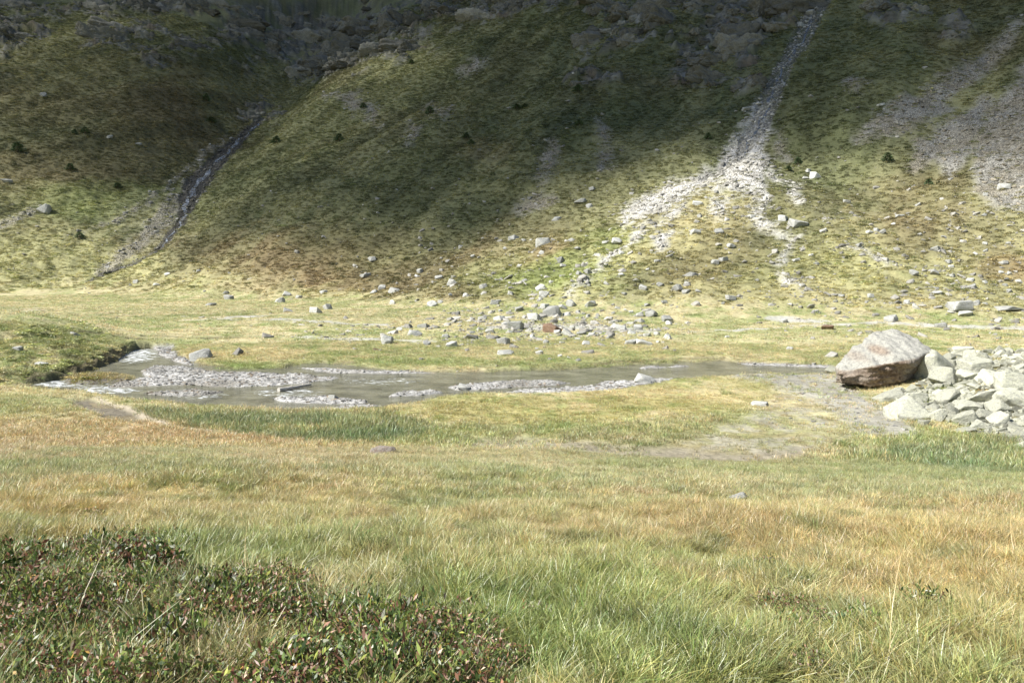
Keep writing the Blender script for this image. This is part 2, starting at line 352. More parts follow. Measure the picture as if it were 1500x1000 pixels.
def veg(x, y, zb, m):
    """colour of the plants at a point"""
    px, py = m['px'], m['py']
    n1 = fbm(x / 3.5, y / 5, 61, 4); n2 = fbm(x / 1.0, y / 1.6, 62, 3); n3 = fbm(x / 14, y / 14, 63, 3)
    # near ground and flats
    base = mix(np.broadcast_to(STRAW, (len(x), 3)), YGREEN, sstep(-.35, .35, n1 + .3 * n3))
    base = mix(base, GREEN, .55 * sstep(.1, .6, n2 + .4 * n1))
    ax = px + np.where(m['r'] < 30, 110, 50) * fbm(x / 1.6, y / 1.6, 64, 4); ay = py + np.where(m['r'] < 14, 70, np.where(m['r'] < 30, 34, 4.5)) * fbm(x / 1.5, y / 1.5, 65, 3)
    c = base
    for (cx, cy, rx, ry, cc, s) in PATCH:
        blend(c, cc, s * .85, ax, ay, cx, cy, rx, ry, .7)
    nearby = (1 - sstep(18, 40, m['r']))
    tn = fbm(x / .55, y / .7, 66, 3)
    c = mix(c, C(.16,.20,.075), .6 * nearby * sstep(.12, .6, tn)); c = mix(c, C(.40,.31,.17), .45 * nearby * sstep(.15, .6, -tn))
    c = mix(c, c * C(.95, .94, .80), 1 - sstep(9, 17, m['r']))
    c = mix(c, C(.17,.20,.075), .6 * m['heath'])
    c = mix(c, C(.38,.34,.14), .75 * m['penin'] * sstep(-.3, .3, n1 + .2)); c = mix(c, GREEN, .4 * m['penin'] * sstep(.1, .5, n2))
    c = mix(c, mix(np.broadcast_to(C(.20,.265,.125), (len(x), 3)), YGREEN, sstep(-.35, .3, n1)), .8 * m['sedge'])
    c = mix(c, C(.165,.225,.10), .65 * sstep(-8, 8, linedist(px + 6 * n1, py, [(330,628,6),(400,640,14),(480,645,18),(560,643,18),(625,632,12)], AN)) * (m['r'] < 90))
    c = mix(c, C(.20,.235,.08), .8 * m['mound'] * sstep(-.5, .3, n2)); c = mix(c, BROWN, .5 * m['mound'] * sstep(.1, .5, n1))
    c = mix(c, C(.36,.28,.12), .7 * m['isle'])
    c = mix(c, C(.34,.27,.15), .6 * m['sparse'] * sstep(-.3, .4, n2))
    # slopes
    s1 = fbm(x / 9 + y / 30, y / 16 - x / 40, 71, 4); s2 = fbm(x / 28, y / 38, 72, 4); s3 = fbm(x / 2.6, y / 2.6, 73, 3)
    rib = fbm(x / 6 - y / 11, (y + .54 * x) / 60, 74, 3)
    v = mix(np.broadcast_to(OLIVE, (len(x), 3)), C(.20,.198,.096), sstep(-.3, .5, s1 + .35 * rib))
    v = mix(v, DARKG, .55 * sstep(.15, .6, s3 + .5 * s2 - .1)); v = mix(v, BROWN, .5 * sstep(.1, .5, s2 - .3 * s1))
    low = sstep(30, -4, zb + 8 * s2)
    v = mix(v, mix(np.broadcast_to(C(.42,.36,.20), (len(x), 3)), C(.31,.285,.14), sstep(-.3, .3, s1)), .75 * low * sstep(-.5, .2, s3 + s1 + .3))
    bx = px + 26 * s1 + 10 * s3; by = py + 16 * fbm(x / 10, y / 10, 75, 3) + 6 * s3
    for (cx, cy, rx, ry, cc, s) in SPATCH:
        s = s * (.75 if (cc is BROWN or cc is REDB) and cy < 330 else (1.35 if cc is BROWN or cc is REDB else 1.))
        s = min(s, .9)
        blend(v, C(.32,.31,.145) if cc is YGREEN else (C(.42,.365,.20) if cc is STRAW else cc), s, bx, by, cx, cy, rx, ry, .6)
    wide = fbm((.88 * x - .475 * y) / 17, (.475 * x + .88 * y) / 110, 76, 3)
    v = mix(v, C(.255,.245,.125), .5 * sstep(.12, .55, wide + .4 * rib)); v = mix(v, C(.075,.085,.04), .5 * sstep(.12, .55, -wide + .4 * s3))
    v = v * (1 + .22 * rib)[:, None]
    c = mix(c, v, m['slope'])
    return np.clip(c, .01, .8)

def grassiness(m):
    g = 1 - np.maximum.reduce([m['river'] * (1 - m['isle']), m['flat'] * .82, m['mud'] * .8, m['puddle'], m['sand'], m['rock'] * .72, m['pale'] * .93, m['scree'] * .86, m['strip'] * .8, m['bank'] * .8, m['stream_a'], m['stream_b'], m['debris_a'] * .75])
    return np.clip(g * (1 - .62 * m['sparse']), 0, 1)

def ground_colour(x, y, zb, m):
    c = veg(x, y, zb, m) * np.where(m['slope'] > .5, .84, .80)[:, None]
    c = mix(c, C(.13,.10,.06), .55 * m['heath'])
    n = fbm(x / .9, y / .9, 81, 3)
    sp = m['sparse'] * sstep(-.3, .3, n)
    c = mix(c, C(.33,.31,.25), .7 * sp)
    c = mix(c, MUDC * (1.5 + .3 * n)[:, None], .85 * m['mud'])
    c = mix(c, C(.39,.37,.31) * (.85 + .25 * fbm(x / 3, y / 3, 82, 3))[:, None], .95 * m['flat'])
    c = mix(c, GRAVEL * .95, .75 * m['strip']); c = mix(c, C(.085,.068,.04), .85 * m['bank'])
    c = mix(c, C(.11,.095,.07), m['river']); gm = fbm(x / 2.5, y / 4, 86, 3)
    c = mix(c, GRAVEL * (.92 + .16 * n + .22 * gm)[:, None], m['river'] * m['bars'] * (1 - m['isle'])); c = mix(c, C(.20,.175,.13), .55 * sstep(.1, .5, -gm) * m['river'] * m['bars'])
    c = mix(c, SANDC, m['sand']); c = mix(c, MUDC * .8, m['puddle'])
    t = sstep(-.4, .5, fbm(x / 5, y / 5, 83, 3))
    c = mix(c, mix(np.broadcast_to(PURP, (len(x), 3)), GREY * 1.25, t), .92 * m['scree'])
    c = mix(c, mix(np.broadcast_to(PALE, (len(x), 3)), GRAVEL, t), .93 * m['pale'])
    c = mix(c, C(.28,.255,.205) * (.95 + .3 * n)[:, None], .75 * m['debris_a'])
    c = mix(c, C(.19,.185,.165), .8 * m['stream_b'] * sstep(-.2, .25, n + .1)); c = mix(c, C(.06,.056,.048), .9 * m['stream_a'])
    rk = mix(np.broadcast_to(C(.10,.097,.086), (len(x), 3)), C(.24,.23,.20), sstep(-.2, .6, fbm(x / 4, y / 4 + zb / 3, 84, 4)))
    rk = mix(rk, C(.15,.105,.06), .5 * sstep(.1, .5, fbm(x / 7, y / 7, 85, 3)))
    c = mix(c, rk, .92 * m['rock'])
    return np.clip(c, .01, .8)

# ------------------------------------------------------------------ materials
def new_mat(name):
    m = bpy.data.materials.new(name); m.use_nodes = True
    nt = m.node_tree; nt.nodes.clear()
    out = nt.nodes.new('ShaderNodeOutputMaterial')
    def N(t, **kw):
        n = nt.nodes.new(t)
        for k, v in kw.items():
            if hasattr(n, k): setattr(n, k, v)
            else: n.inputs[k.replace('_', ' ')].default_value = v
        return n
    return m, nt, out, N, nt.links.new

def mixrgb(N, L, blend, fac, a, b):
    n = N('ShaderNodeMix', data_type='RGBA', blend_type=blend)
    for sock, v in ((n.inputs[0], fac), (n.inputs[6], a), (n.inputs[7], b)):
        if hasattr(v, 'is_output'): L(v, sock)
        else: sock.default_value = v if isinstance(v, (int, float)) else (*v[:3], 1)
    return n.outputs[2]

def ramp(N, L, src, stops):
    r = N('ShaderNodeValToRGB'); e = r.color_ramp.elements
    while len(e) < len(stops): e.new(.5)
    for k, (p, c) in enumerate(stops):
        e[k].position = p; e[k].color = (*(c if not isinstance(c, (int, float)) else (c, c, c)), 1)
    L(src, r.inputs[0]); return r.outputs[0]

def terrain_material():
    m, nt, out, N, L = new_mat('alpine ground')
    co = N('ShaderNodeTexCoord').outputs['Object']
    gc = N('ShaderNodeAttribute', attribute_name='gcol'); mk = N('ShaderNodeAttribute', attribute_name='mask')
    sep = N('ShaderNodeSeparateColor'); L(mk.outputs['Color'], sep.inputs[0])
    stony, rock, wet = sep.outputs[0], sep.outputs[1], sep.outputs[2]
    n1 = N('ShaderNodeTexNoise', Scale=2.2, Detail=6, Roughness=.65); L(co, n1.inputs['Vector'])
    n2 = N('ShaderNodeTexNoise', Scale=.35, Detail=5, Roughness=.6); L(co, n2.inputs['Vector'])
    v1 = ramp(N, L, n1.outputs['Fac'], [(.25, .62), (.75, 1.38)])
    v2 = ramp(N, L, n2.outputs['Fac'], [(.3, .82), (.7, 1.18)])
    c = mixrgb(N, L, 'MULTIPLY', 1, gc.outputs['Color'], v1)
    c = mixrgb(N, L, 'MULTIPLY', 1, c, v2)
    # stones: cells of different greys with dark gaps
    vo = N('ShaderNodeTexVoronoi', Scale=2.4, Randomness=1); L(co, vo.inputs['Vector'])
    vs = N('ShaderNodeTexVoronoi', Scale=7., Randomness=1); L(co, vs.inputs['Vector'])
    g1 = N('ShaderNodeSeparateColor'); L(vo.outputs['Color'], g1.inputs[0])
    g2 = N('ShaderNodeSeparateColor'); L(vs.outputs['Color'], g2.inputs[0])
    s1 = ramp(N, L, g1.outputs[0], [(0, .55), (.5, .95), (1, 1.35)])
    s2 = ramp(N, L, g2.outputs[0], [(0, .6), (.5, 1.), (1, 1.3)])
    st = mixrgb(N, L, 'MULTIPLY', 1, gc.outputs['Color'], s1); st = mixrgb(N, L, 'MULTIPLY', 1, st, s2)
    c = mixrgb(N, L, 'MIX', stony, c, st)
    # crags: layered tone and dark joints
    mp = N('ShaderNodeMapping'); mp.inputs['Scale'].default_value = (.5, .5, 1.6); mp.inputs['Rotation'].default_value = (.35, .5, .3); L(co, mp.inputs[0])
    n3 = N('ShaderNodeTexNoise', Scale=.55, Detail=8, Roughness=.7, Distortion=.6); L(mp.outputs[0], n3.inputs['Vector'])
    r1 = ramp(N, L, n3.outputs['Fac'], [(.3, .5), (.5, 1.), (.72, 1.45)])
    rc = mixrgb(N, L, 'MULTIPLY', 1, gc.outputs['Color'], r1)
    c = mixrgb(N, L, 'MIX', rock, c, rc)
    wetc = mixrgb(N, L, 'MULTIPLY', 1, c, (.6, .6, .6)); c = mixrgb(N, L, 'MIX', wet, c, wetc)
    # bump
    hsum = N('ShaderNodeMath', operation='MULTIPLY_ADD'); L(n1.outputs['Fac'], hsum.inputs[0]); hsum.inputs[1].default_value = .5
    d1 = N('ShaderNodeMath', operation='MULTIPLY'); L(vo.outputs['Distance'], d1.inputs[0]); L(stony, d1.inputs[1]); L(d1.outputs[0], hsum.inputs[2])
    h2 = N('ShaderNodeMath', operation='MULTIPLY_ADD'); L(n3.outputs['Fac'], h2.inputs[0]); L(rock, h2.inputs[1]); L(hsum.outputs[0], h2.inputs[2])
    b = N('ShaderNodeBump', Strength=.8, Distance=.5); L(h2.outputs[0], b.inputs['Height'])
    p = N('ShaderNodeBsdfPrincipled'); p.inputs['Specular IOR Level'].default_value = .25
    rr = N('ShaderNodeMapRange'); L(wet, rr.inputs[0]); rr.inputs[3].default_value = .92; rr.inputs[4].default_value = .38; L(rr.outputs[0], p.inputs['Roughness'])
    L(c, p.inputs['Base Color']); L(b.outputs[0], p.inputs['Normal']); L(p.outputs[0], out.inputs[0])
    return m

def plant_material(name, transl=.35, gloss=.06):
    m, nt, out, N, L = new_mat(name)
    t = N('ShaderNodeAttribute', attribute_name='tint', attribute_type='INSTANCER')
    s = N('ShaderNodeAttribute', attribute_name='shade', attribute_type='GEOMETRY')
    c = mixrgb(N, L, 'MULTIPLY', 1, t.outputs['Color'], s.outputs['Color'])
    d = N('ShaderNodeBsdfDiffuse'); L(c, d.inputs[0])
    tr = N('ShaderNodeBsdfTranslucent'); L(c, tr.inputs[0])
    mx = N('ShaderNodeMixShader'); mx.inputs[0].default_value = transl; L(d.outputs[0], mx.inputs[1]); L(tr.outputs[0], mx.inputs[2])
    g = N('ShaderNodeBsdfGlossy', Roughness=.45); g.inputs[0].default_value = (1, 1, 1, 1)
    m2 = N('ShaderNodeMixShader'); m2.inputs[0].default_value = gloss; L(mx.outputs[0], m2.inputs[1]); L(g.outputs[0], m2.inputs[2])
    L(m2.outputs[0], out.inputs[0]); return m

def rock_material(name, base, dark, lichen, lich_amt, instancer=False, rust=None):
    m, nt, out, N, L = new_mat(name)
    tc = N('ShaderNodeTexCoord').outputs['Object']
    rnd = N('ShaderNodeObjectInfo').outputs['Random']
    off = N('ShaderNodeVectorMath', operation='MULTIPLY_ADD'); cb = N('ShaderNodeCombineXYZ')
    for k in range(3): L(rnd, cb.inputs[k])
    L(cb.outputs[0], off.inputs[0]); off.inputs[1].default_value = (37, 19, 53); L(tc, off.inputs[2]); co = off.outputs[0]
    n1 = N('ShaderNodeTexNoise', Scale=1.6, Detail=8, Roughness=.68); L(co, n1.inputs['Vector'])
    n2 = N('ShaderNodeTexNoise', Scale=5., Detail=6, Roughness=.7, Distortion=.4); L(co, n2.inputs['Vector'])
    c = ramp(N, L, n1.outputs['Fac'], [(.28, dark), (.5, base), (.75, tuple(min(1, v * 1.2) for v in base))])
    lf = ramp(N, L, n2.outputs['Fac'], [(.5 - .12 * lich_amt, 0), (.62 - .1 * lich_amt, lich_amt)])
    c = mixrgb(N, L, 'MIX', lf, c, lichen)
    sp = N('ShaderNodeTexNoise', Scale=16., Detail=4, Roughness=.8); L(co, sp.inputs['Vector'])
    c = mixrgb(N, L, 'MULTIPLY', 1, c, ramp(N, L, sp.outputs['Fac'], [(.3, .62), (.7, 1.28)]))
    vr = ramp(N, L, rnd, [(0, .62), (1, 1.14)]); c = mixrgb(N, L, 'MULTIPLY', 1, c, vr)
    if instancer:
        t = N('ShaderNodeAttribute', attribute_name='tint', attribute_type='INSTANCER'); c = mixrgb(N, L, 'MULTIPLY', 1, c, t.outputs['Color'])
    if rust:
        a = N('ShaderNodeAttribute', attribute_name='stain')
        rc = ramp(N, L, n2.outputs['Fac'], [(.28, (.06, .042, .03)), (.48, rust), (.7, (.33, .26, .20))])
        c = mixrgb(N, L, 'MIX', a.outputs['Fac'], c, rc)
    hs = N('ShaderNodeMath', operation='ADD'); L(n1.outputs['Fac'], hs.inputs[0])
    q = N('ShaderNodeMath', operation='MULTIPLY'); L(sp.outputs['Fac'], q.inputs[0]); q.inputs[1].default_value = .25; L(q.outputs[0], hs.inputs[1])
    b = N('ShaderNodeBump', Strength=.7, Distance=.25); L(hs.outputs[0], b.inputs['Height'])
    p = N('ShaderNodeBsdfPrincipled', Roughness=.9); p.inputs['Specular IOR Level'].default_value = .2
    L(c, p.inputs['Base Color']); L(b.outputs[0], p.inputs['Normal']); L(p.outputs[0], out.inputs[0])
    return m

def water_material(name, deep, foam_col=(.75, .78, .8), scale=1.):
    m, nt, out, N, L = new_mat(name)
    co = N('ShaderNodeTexCoord').outputs['Object']
    a = N('ShaderNodeAttribute', attribute_name='foam')
    mp = N('ShaderNodeMapping'); mp.inputs['Scale'].default_value = (.55, 1.2, 1); L(co, mp.inputs[0])
    n1 = N('ShaderNodeTexNoise', Scale=1.25 * scale, Detail=5, Roughness=.6); L(mp.outputs[0], n1.inputs['Vector'])
    n2 = N('ShaderNodeTexNoise', Scale=3.0 * scale, Detail=4, Roughness=.7); L(mp.outputs[0], n2.inputs['Vector'])
    ad = N('ShaderNodeMath', operation='ADD'); L(n2.outputs['Fac'], ad.inputs[0]); L(a.outputs['Fac'], ad.inputs[1])
    ff = ramp(N, L, ad.outputs[0], [(.80, 0), (.93, 1)])
    n3 = N('ShaderNodeTexNoise', Scale=.5, Detail=4, Roughness=.6); L(co, n3.inputs['Vector'])
    body = mixrgb(N, L, 'MULTIPLY', 1, deep, ramp(N, L, n3.outputs['Fac'], [(.3, .55), (.7, 1.5)]))
    c = mixrgb(N, L, 'MIX', ff, body, foam_col)
    b = N('ShaderNodeBump', Strength=.9, Distance=.22); L(n1.outputs['Fac'], b.inputs['Height'])
    p = N('ShaderNodeBsdfPrincipled', IOR=1.33)
    rr = N('ShaderNodeMapRange'); L(ff, rr.inputs[0]); rr.inputs[3].default_value = .12; rr.inputs[4].default_value = .7; L(rr.outputs[0], p.inputs['Roughness'])
    L(c, p.inputs['Base Color']); L(b.outputs[0], p.inputs['Normal']); L(p.outputs[0], out.inputs[0])
    return m

def simple_material(name, c1, c2, scale=8, rough=.85):
    m, nt, out, N, L = new_mat(name)
    co = N('ShaderNodeTexCoord').outputs['Object']
    n = N('ShaderNodeTexNoise', Scale=scale, Detail=6, Roughness=.7); L(co, n.inputs['Vector'])
    p = N('ShaderNodeBsdfPrincipled', Roughness=rough); L(ramp(N, L, n.outputs['Fac'], [(.3, c1), (.7, c2)]), p.inputs['Base Color'])
    b = N('ShaderNodeBump', Strength=.5, Distance=.03); L(n.outputs['Fac'], b.inputs['Height']); L(b.outputs[0], p.inputs['Normal'])
    L(p.outputs[0], out.inputs[0]); return m

M_TERRAIN = terrain_material()
M_GRASS = plant_material('grass blades', .38, .05)
M_CLUMP = plant_material('dwarf shrub leaves', .25, .03)
M_LEAF = plant_material('heath leaves', .3, .03)
M_ROCK = rock_material('grey gneiss', (.40, .395, .375), (.20, .195, .185), (.52, .52, .45), .65)
M_BLOCK = rock_material('lichen covered block', (.36, .355, .305), (.15, .145, .12), (.49, .485, .375), .9)
M_BROWN = rock_material('rusty brown stone', (.20, .125, .08), (.09, .06, .04), (.27, .2, .15), .5)
M_RED = rock_material('reddish grey stone', (.27, .20, .16), (.13, .095, .075), (.36, .33, .28), .8)
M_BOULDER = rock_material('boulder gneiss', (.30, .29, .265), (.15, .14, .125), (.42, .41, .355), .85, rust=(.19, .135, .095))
M_CRAG = rock_material('crag rock', (.85, .85, .82), (.42, .42, .42), (1., 1., .9), .5, instancer=True)
M_STONE = rock_material('loose stones', (.80, .79, .77), (.5, .5, .48), (.9, .9, .86), .5, instancer=True)
M_RIVER = water_material('river water', (.155, .15, .108))
M_STREAM = water_material('torrent water', (.10, .11, .12), (.62, .66, .72), .8)
M_PUDDLE = water_material('still muddy water', (.19, .155, .10))
M_WOOD = simple_material('weathered wood', (.34, .31, .27), (.48, .45, .40))
M_NEEDLE = simple_material('dark needles', (.045, .075, .028), (.10, .145, .055), 3)
M_BARK = simple_material('bark', (.07, .05, .035), (.13, .1, .07))

# ------------------------------------------------------------------ mesh helpers
def mesh_from(name, V, Fq, mat, smooth=True, attrs=None):
    """V (n,3); Fq (m,k) all faces of k corners"""
    me = bpy.data.meshes.new(name)
    V = np.ascontiguousarray(V, np.float32); Fq = np.ascontiguousarray(Fq, np.int32)
    n, (mf, k) = len(V), Fq.shape
    me.vertices.add(n); me.vertices.foreach_set('co', V.ravel())
    me.loops.add(mf * k); me.loops.foreach_set('vertex_index', Fq.ravel())
    me.polygons.add(mf); me.polygons.foreach_set('loop_start', np.arange(0, mf * k, k, dtype=np.int32))
    me.polygons.foreach_set('loop_total', np.full(mf, k, np.int32))
    if smooth: me.polygons.foreach_set('use_smooth', np.ones(mf, bool))
    for an, (typ, data) in (attrs or {}).items():
        at = me.attributes.new(an, typ, 'POINT')
        if typ == 'FLOAT_COLOR':
            d = np.ones((n, 4), np.float32); d[:, :data.shape[1]] = data; at.data.foreach_set('color', d.ravel())
        else: at.data.foreach_set('value', np.ascontiguousarray(data, np.float32))
    me.update(calc_edges=True); me.validate()
    if mat: me.materials.append(mat)
    return me

def add(name, me, parent=None, link=True):
    o = bpy.data.objects.new(name, me)
    if link: col.objects.link(o)
    if parent: o.parent = parent
    return o

def tag(o, label=None, cat=None, group=None, kind=None):
    if label: o['label'] = label
    if cat: o['category'] = cat
    if group: o['group'] = group
    if kind: o['kind'] = kind
    return o

# ------------------------------------------------------------------ the ground sheet: rings round the photographer, finer where the photo looks
az = np.concatenate([np.arange(-180, -60, 4.), np.arange(-60, -36, .6), np.arange(-36, 36, .06), np.arange(36, 60, .6), np.arange(60, 180, 4.)])
az = np.radians(az)
def geo(a, b, step): 
    n = int(math.log(b / a) / step); return a * (b / a) ** (np.arange(n) / n)
rr = np.concatenate([geo(.3, 2.5, .08), geo(2.5, 40, .016), geo(40, 135, .0055), geo(135, 560, .0030), geo(560, 950, .012), [950]])
AZ, RR = np.meshgrid(az, rr)
X = (np.sin(AZ) * RR).ravel(); Y = (np.cos(AZ) * RR).ravel()
Z, ZB, MK = height(X, Y, True)
GC = ground_colour(X, Y, ZB, MK)
stony = np.clip(np.maximum.reduce([MK['scree'], MK['pale'], MK['debris_a'], MK['stream_b'], MK['stream_a'], MK['flat'] * .10, MK['bars'] * MK['river'] * .3, MK['sparse'] * .05]), 0, 1)
wet = np.clip(np.maximum.reduce([MK['mud'] * .3, MK['river'] * (1 - MK['bars'] * .9), MK['stream_a'] * .8, MK['stream_b'] * .35, MK['flat'] * .25]), 0, 1)
nr, na = RR.shape
idx = np.arange(nr * na).reshape(nr, na)
nxt = np.roll(idx, -1, 1)
quads = np.stack([idx[:-1], nxt[:-1], nxt[1:], idx[1:]], -1).reshape(-1, 4)
me = mesh_from('terrain', np.stack([X, Y, Z], 1), quads, M_TERRAIN, True,
               {'gcol': ('FLOAT_COLOR', GC), 'mask': ('FLOAT_COLOR', np.stack([stony, MK['rock'], wet], 1))})
terrain = tag(add('terrain', me), kind='structure')
del AZ, RR, GC, stony, wet, quads, idx, nxt

# ------------------------------------------------------------------ water
def sheet(name, poly, z, step, mat, foam=None, warp=0, lift=None, pad=6):
    """a flat grid over the ground where the map outline says so, laid a little below the banks"""
    P, _ = unproject([p[0] for p in poly], [p[1] for p in poly])
    lo = P[:, :2].min(0) - pad; hi = P[:, :2].max(0) + pad
    gx = np.arange(lo[0], hi[0], step); gy = np.arange(lo[1], hi[1], step)
    GX, GY = np.meshgrid(gx, gy); x = GX.ravel(); y = GY.ravel()
    px, py = coords(x, y, np.full(len(x), FLOOR))
    d = polydist(px, py, poly)
    keep = (d > -14).reshape(GX.shape)
    q = np.arange(len(x)).reshape(GX.shape)
    cell = keep[:-1, :-1] & keep[1:, :-1] & keep[:-1, 1:] & keep[1:, 1:]
    f = np.stack([q[:-1, :-1][cell], q[:-1, 1:][cell], q[1:, 1:][cell], q[1:, :-1][cell]], 1)
    used = np.unique(f); rm = np.full(len(x), -1); rm[used] = np.arange(len(used))
    fo = foam(px, py, x, y) if foam is not None else np.zeros(len(x))
    zz = np.full(len(x), z) + .015 * fbm(x / 1.2, y / .7, 91, 3)
    me = mesh_from(name, np.stack([x, y, zz], 1)[used], rm[f], mat, True, {'foam': ('FLOAT', fo[used])})
    return tag(add(name, me), kind='structure')

def river_foam(px, py, x, y):
    f = .30 * ell(px, py, 195, 515, 42, 14) + .22 * ell(px, py, 75, 553, 36, 8) + .30 * ell(px, py, 160, 566, 50, 5) + .26 * ell(px, py, 300, 574, 40, 5) + .25 * ell(px, py, 420, 570, 60, 7)
    f += .22 * ell(px, py, 120, 558, 60, 6) + .10 * ell(px, py, 600, 556, 180, 12) + .12 * ell(px, py, 560, 553, 60, 5) + .14 * ell(px, py, 1000, 532, 60, 3)
    return np.minimum(f, .30) + .03
sheet('river_water', RIVER, WATER, .30, M_RIVER, river_foam)
sheet('puddle_water', PUDDLE, FLOOR - .085, .25, M_PUDDLE, pad=2)

def torrent(name, pts, mat, wscale, foam_amt, lift):
    """a ribbon of water that follows its bed on the slope"""
    P = np.array(pts, float)
    t = np.linspace(0, len(P) - 1, 160)
    px = np.interp(t, np.arange(len(P)), P[:, 0]); py = np.interp(t, np.arange(len(P)), P[:, 1]); w = np.interp(t, np.arange(len(P)), P[:, 2])
    px = px + 2.2 * np.sin(t * 5.1) + 1.5 * np.sin(t * 11.3 + 1)
    G, D = unproject(px, py)
    T = np.gradient(G[:, :2], axis=0); T /= np.linalg.norm(T, axis=1)[:, None] + 1e-9
    Nn = np.stack([-T[:, 1], T[:, 0]], 1); hw = (w * wscale * D / F)[:, None] * (1 + .5 * np.sin(t * 7)[:, None] * .6)
    rows = []
    for s in np.linspace(-1, 1, 5): rows.append(G[:, :2] + Nn * hw * s)
    xy = np.stack(rows, 1).reshape(-1, 2)
    z = height(xy[:, 0], xy[:, 1]) + lift
    q = np.arange(len(t) * 5).reshape(-1, 5)
    f = np.stack([q[:-1, :-1], q[1:, :-1], q[1:, 1:], q[:-1, 1:]], -1).reshape(-1, 4)
    me = mesh_from(name, np.column_stack([xy, z]), f, mat, True, {'foam': ('FLOAT', np.full(len(xy), foam_amt))})
    return tag(add(name, me), kind='structure')
torrent('mountain_stream_water', STREAM_A[:11], M_STREAM, .20, .27, .10)
torrent('mountain_stream_water', STREAM_B[:9], M_STREAM, .12, .2, .10)

# ------------------------------------------------------------------ plants that nobody could count: little models spread over the ground
def blades(n, h, spread, width, lean, seed, dry=.3, segs=3):
    g = np.random.default_rng(seed)
    V = []; Q = []; S = []
    for i in range(n):
        a = g.uniform(0, 2 * math.pi); rad = spread * math.sqrt(g.uniform())
        b = np.array([math.cos(a) * rad, math.sin(a) * rad, -.02])
        da = a + g.normal(0, .9); dirv = np.array([math.cos(da), math.sin(da), 0])
        ln = h * g.uniform(.55, 1.25); le = lean * g.uniform(.2, 1.5)
        fa = g.uniform(0, math.pi); side = np.array([math.cos(fa), math.sin(fa), 0])
        w = width * g.uniform(.7, 1.3); k0 = len(V)
        sh = g.uniform(.62, 1.32); t = g.uniform()
        cl = np.array([1, 1, 1.]) * sh
        if t < dry: cl = cl * np.array([1.28, 1.12, .95])
        elif t > .82: cl = cl * np.array([.75, .95, .8])
        for s in range(segs + 1):
            f = s / segs
            p = b + np.array([0, 0, ln * (f - .28 * le * f * f)]) + dirv * ln * le * f * f
            ww = w * (1 - f) ** .7 * .5 + .0006
            V += [p - side * ww, p + side * ww]; S += [cl, cl]
            if s: Q.append([k0 + 2 * s - 2, k0 + 2 * s - 1, k0 + 2 * s + 1, k0 + 2 * s])
    return np.array(V), np.array(Q), np.array(S)

def leaves(n, rad, hgt, size, seed, palette, weights, aspect=.45, stems=0, up=.3):
    """a low dome of oval leaves"""
    g = np.random.default_rng(seed)
    V = []; Q = []; S = []; pal = np.array(palette); w = np.array(weights) / sum(weights)
    for i in range(n):
        a = g.uniform(0, 2 * math.pi); rr_ = rad * math.sqrt(g.uniform()); lim = math.sqrt(max(0, 1 - (rr_ / rad) ** 2))
        b = np.array([math.cos(a) * rr_, math.sin(a) * rr_, hgt * lim * g.uniform(.25, 1.0) ** .6])
        d = g.normal(0, 1, 3); d[2] = abs(d[2]) * .5 + up; d /= np.linalg.norm(d)
        s = np.cross(d, g.normal(0, 1, 3)); s /= np.linalg.norm(s) + 1e-9; nn = np.cross(d, s)
        ln = size * g.uniform(.6, 1.4); wd = ln * aspect * g.uniform(.7, 1.2)
        k0 = len(V); cl = pal[g.choice(len(pal), p=w)] * g.uniform(.75, 1.25)
        V += [b, b + d * ln * .5 + s * wd * .5 + nn * wd * .12, b + d * ln - nn * wd * .1, b + d * ln * .5 - s * wd * .5 + nn * wd * .12]
        S += [cl] * 4; Q.append([k0, k0 + 1, k0 + 2, k0 + 3])
    for i in range(stems):
        a = g.uniform(0, 2 * math.pi); e = np.array([math.cos(a) * rad * .7, math.sin(a) * rad * .7, hgt * .9]) * g.uniform(.4, 1)
        s = np.array([-math.sin(a), math.cos(a), 0]) * .0022; k0 = len(V)
        V += [-s, s, e + s, e - s]; S += [C(.11, .065, .04)] * 4; Q.append([k0, k0 + 1, k0 + 2, k0 + 3])
    return np.array(V), np.array(Q), np.array(S)

def proto(name, data, mat):
    V, Q, S = data
    me = mesh_from(name, V, Q, mat, False, {'shade': ('FLOAT_COLOR', S)})
    return bpy.data.objects.new(name, me)

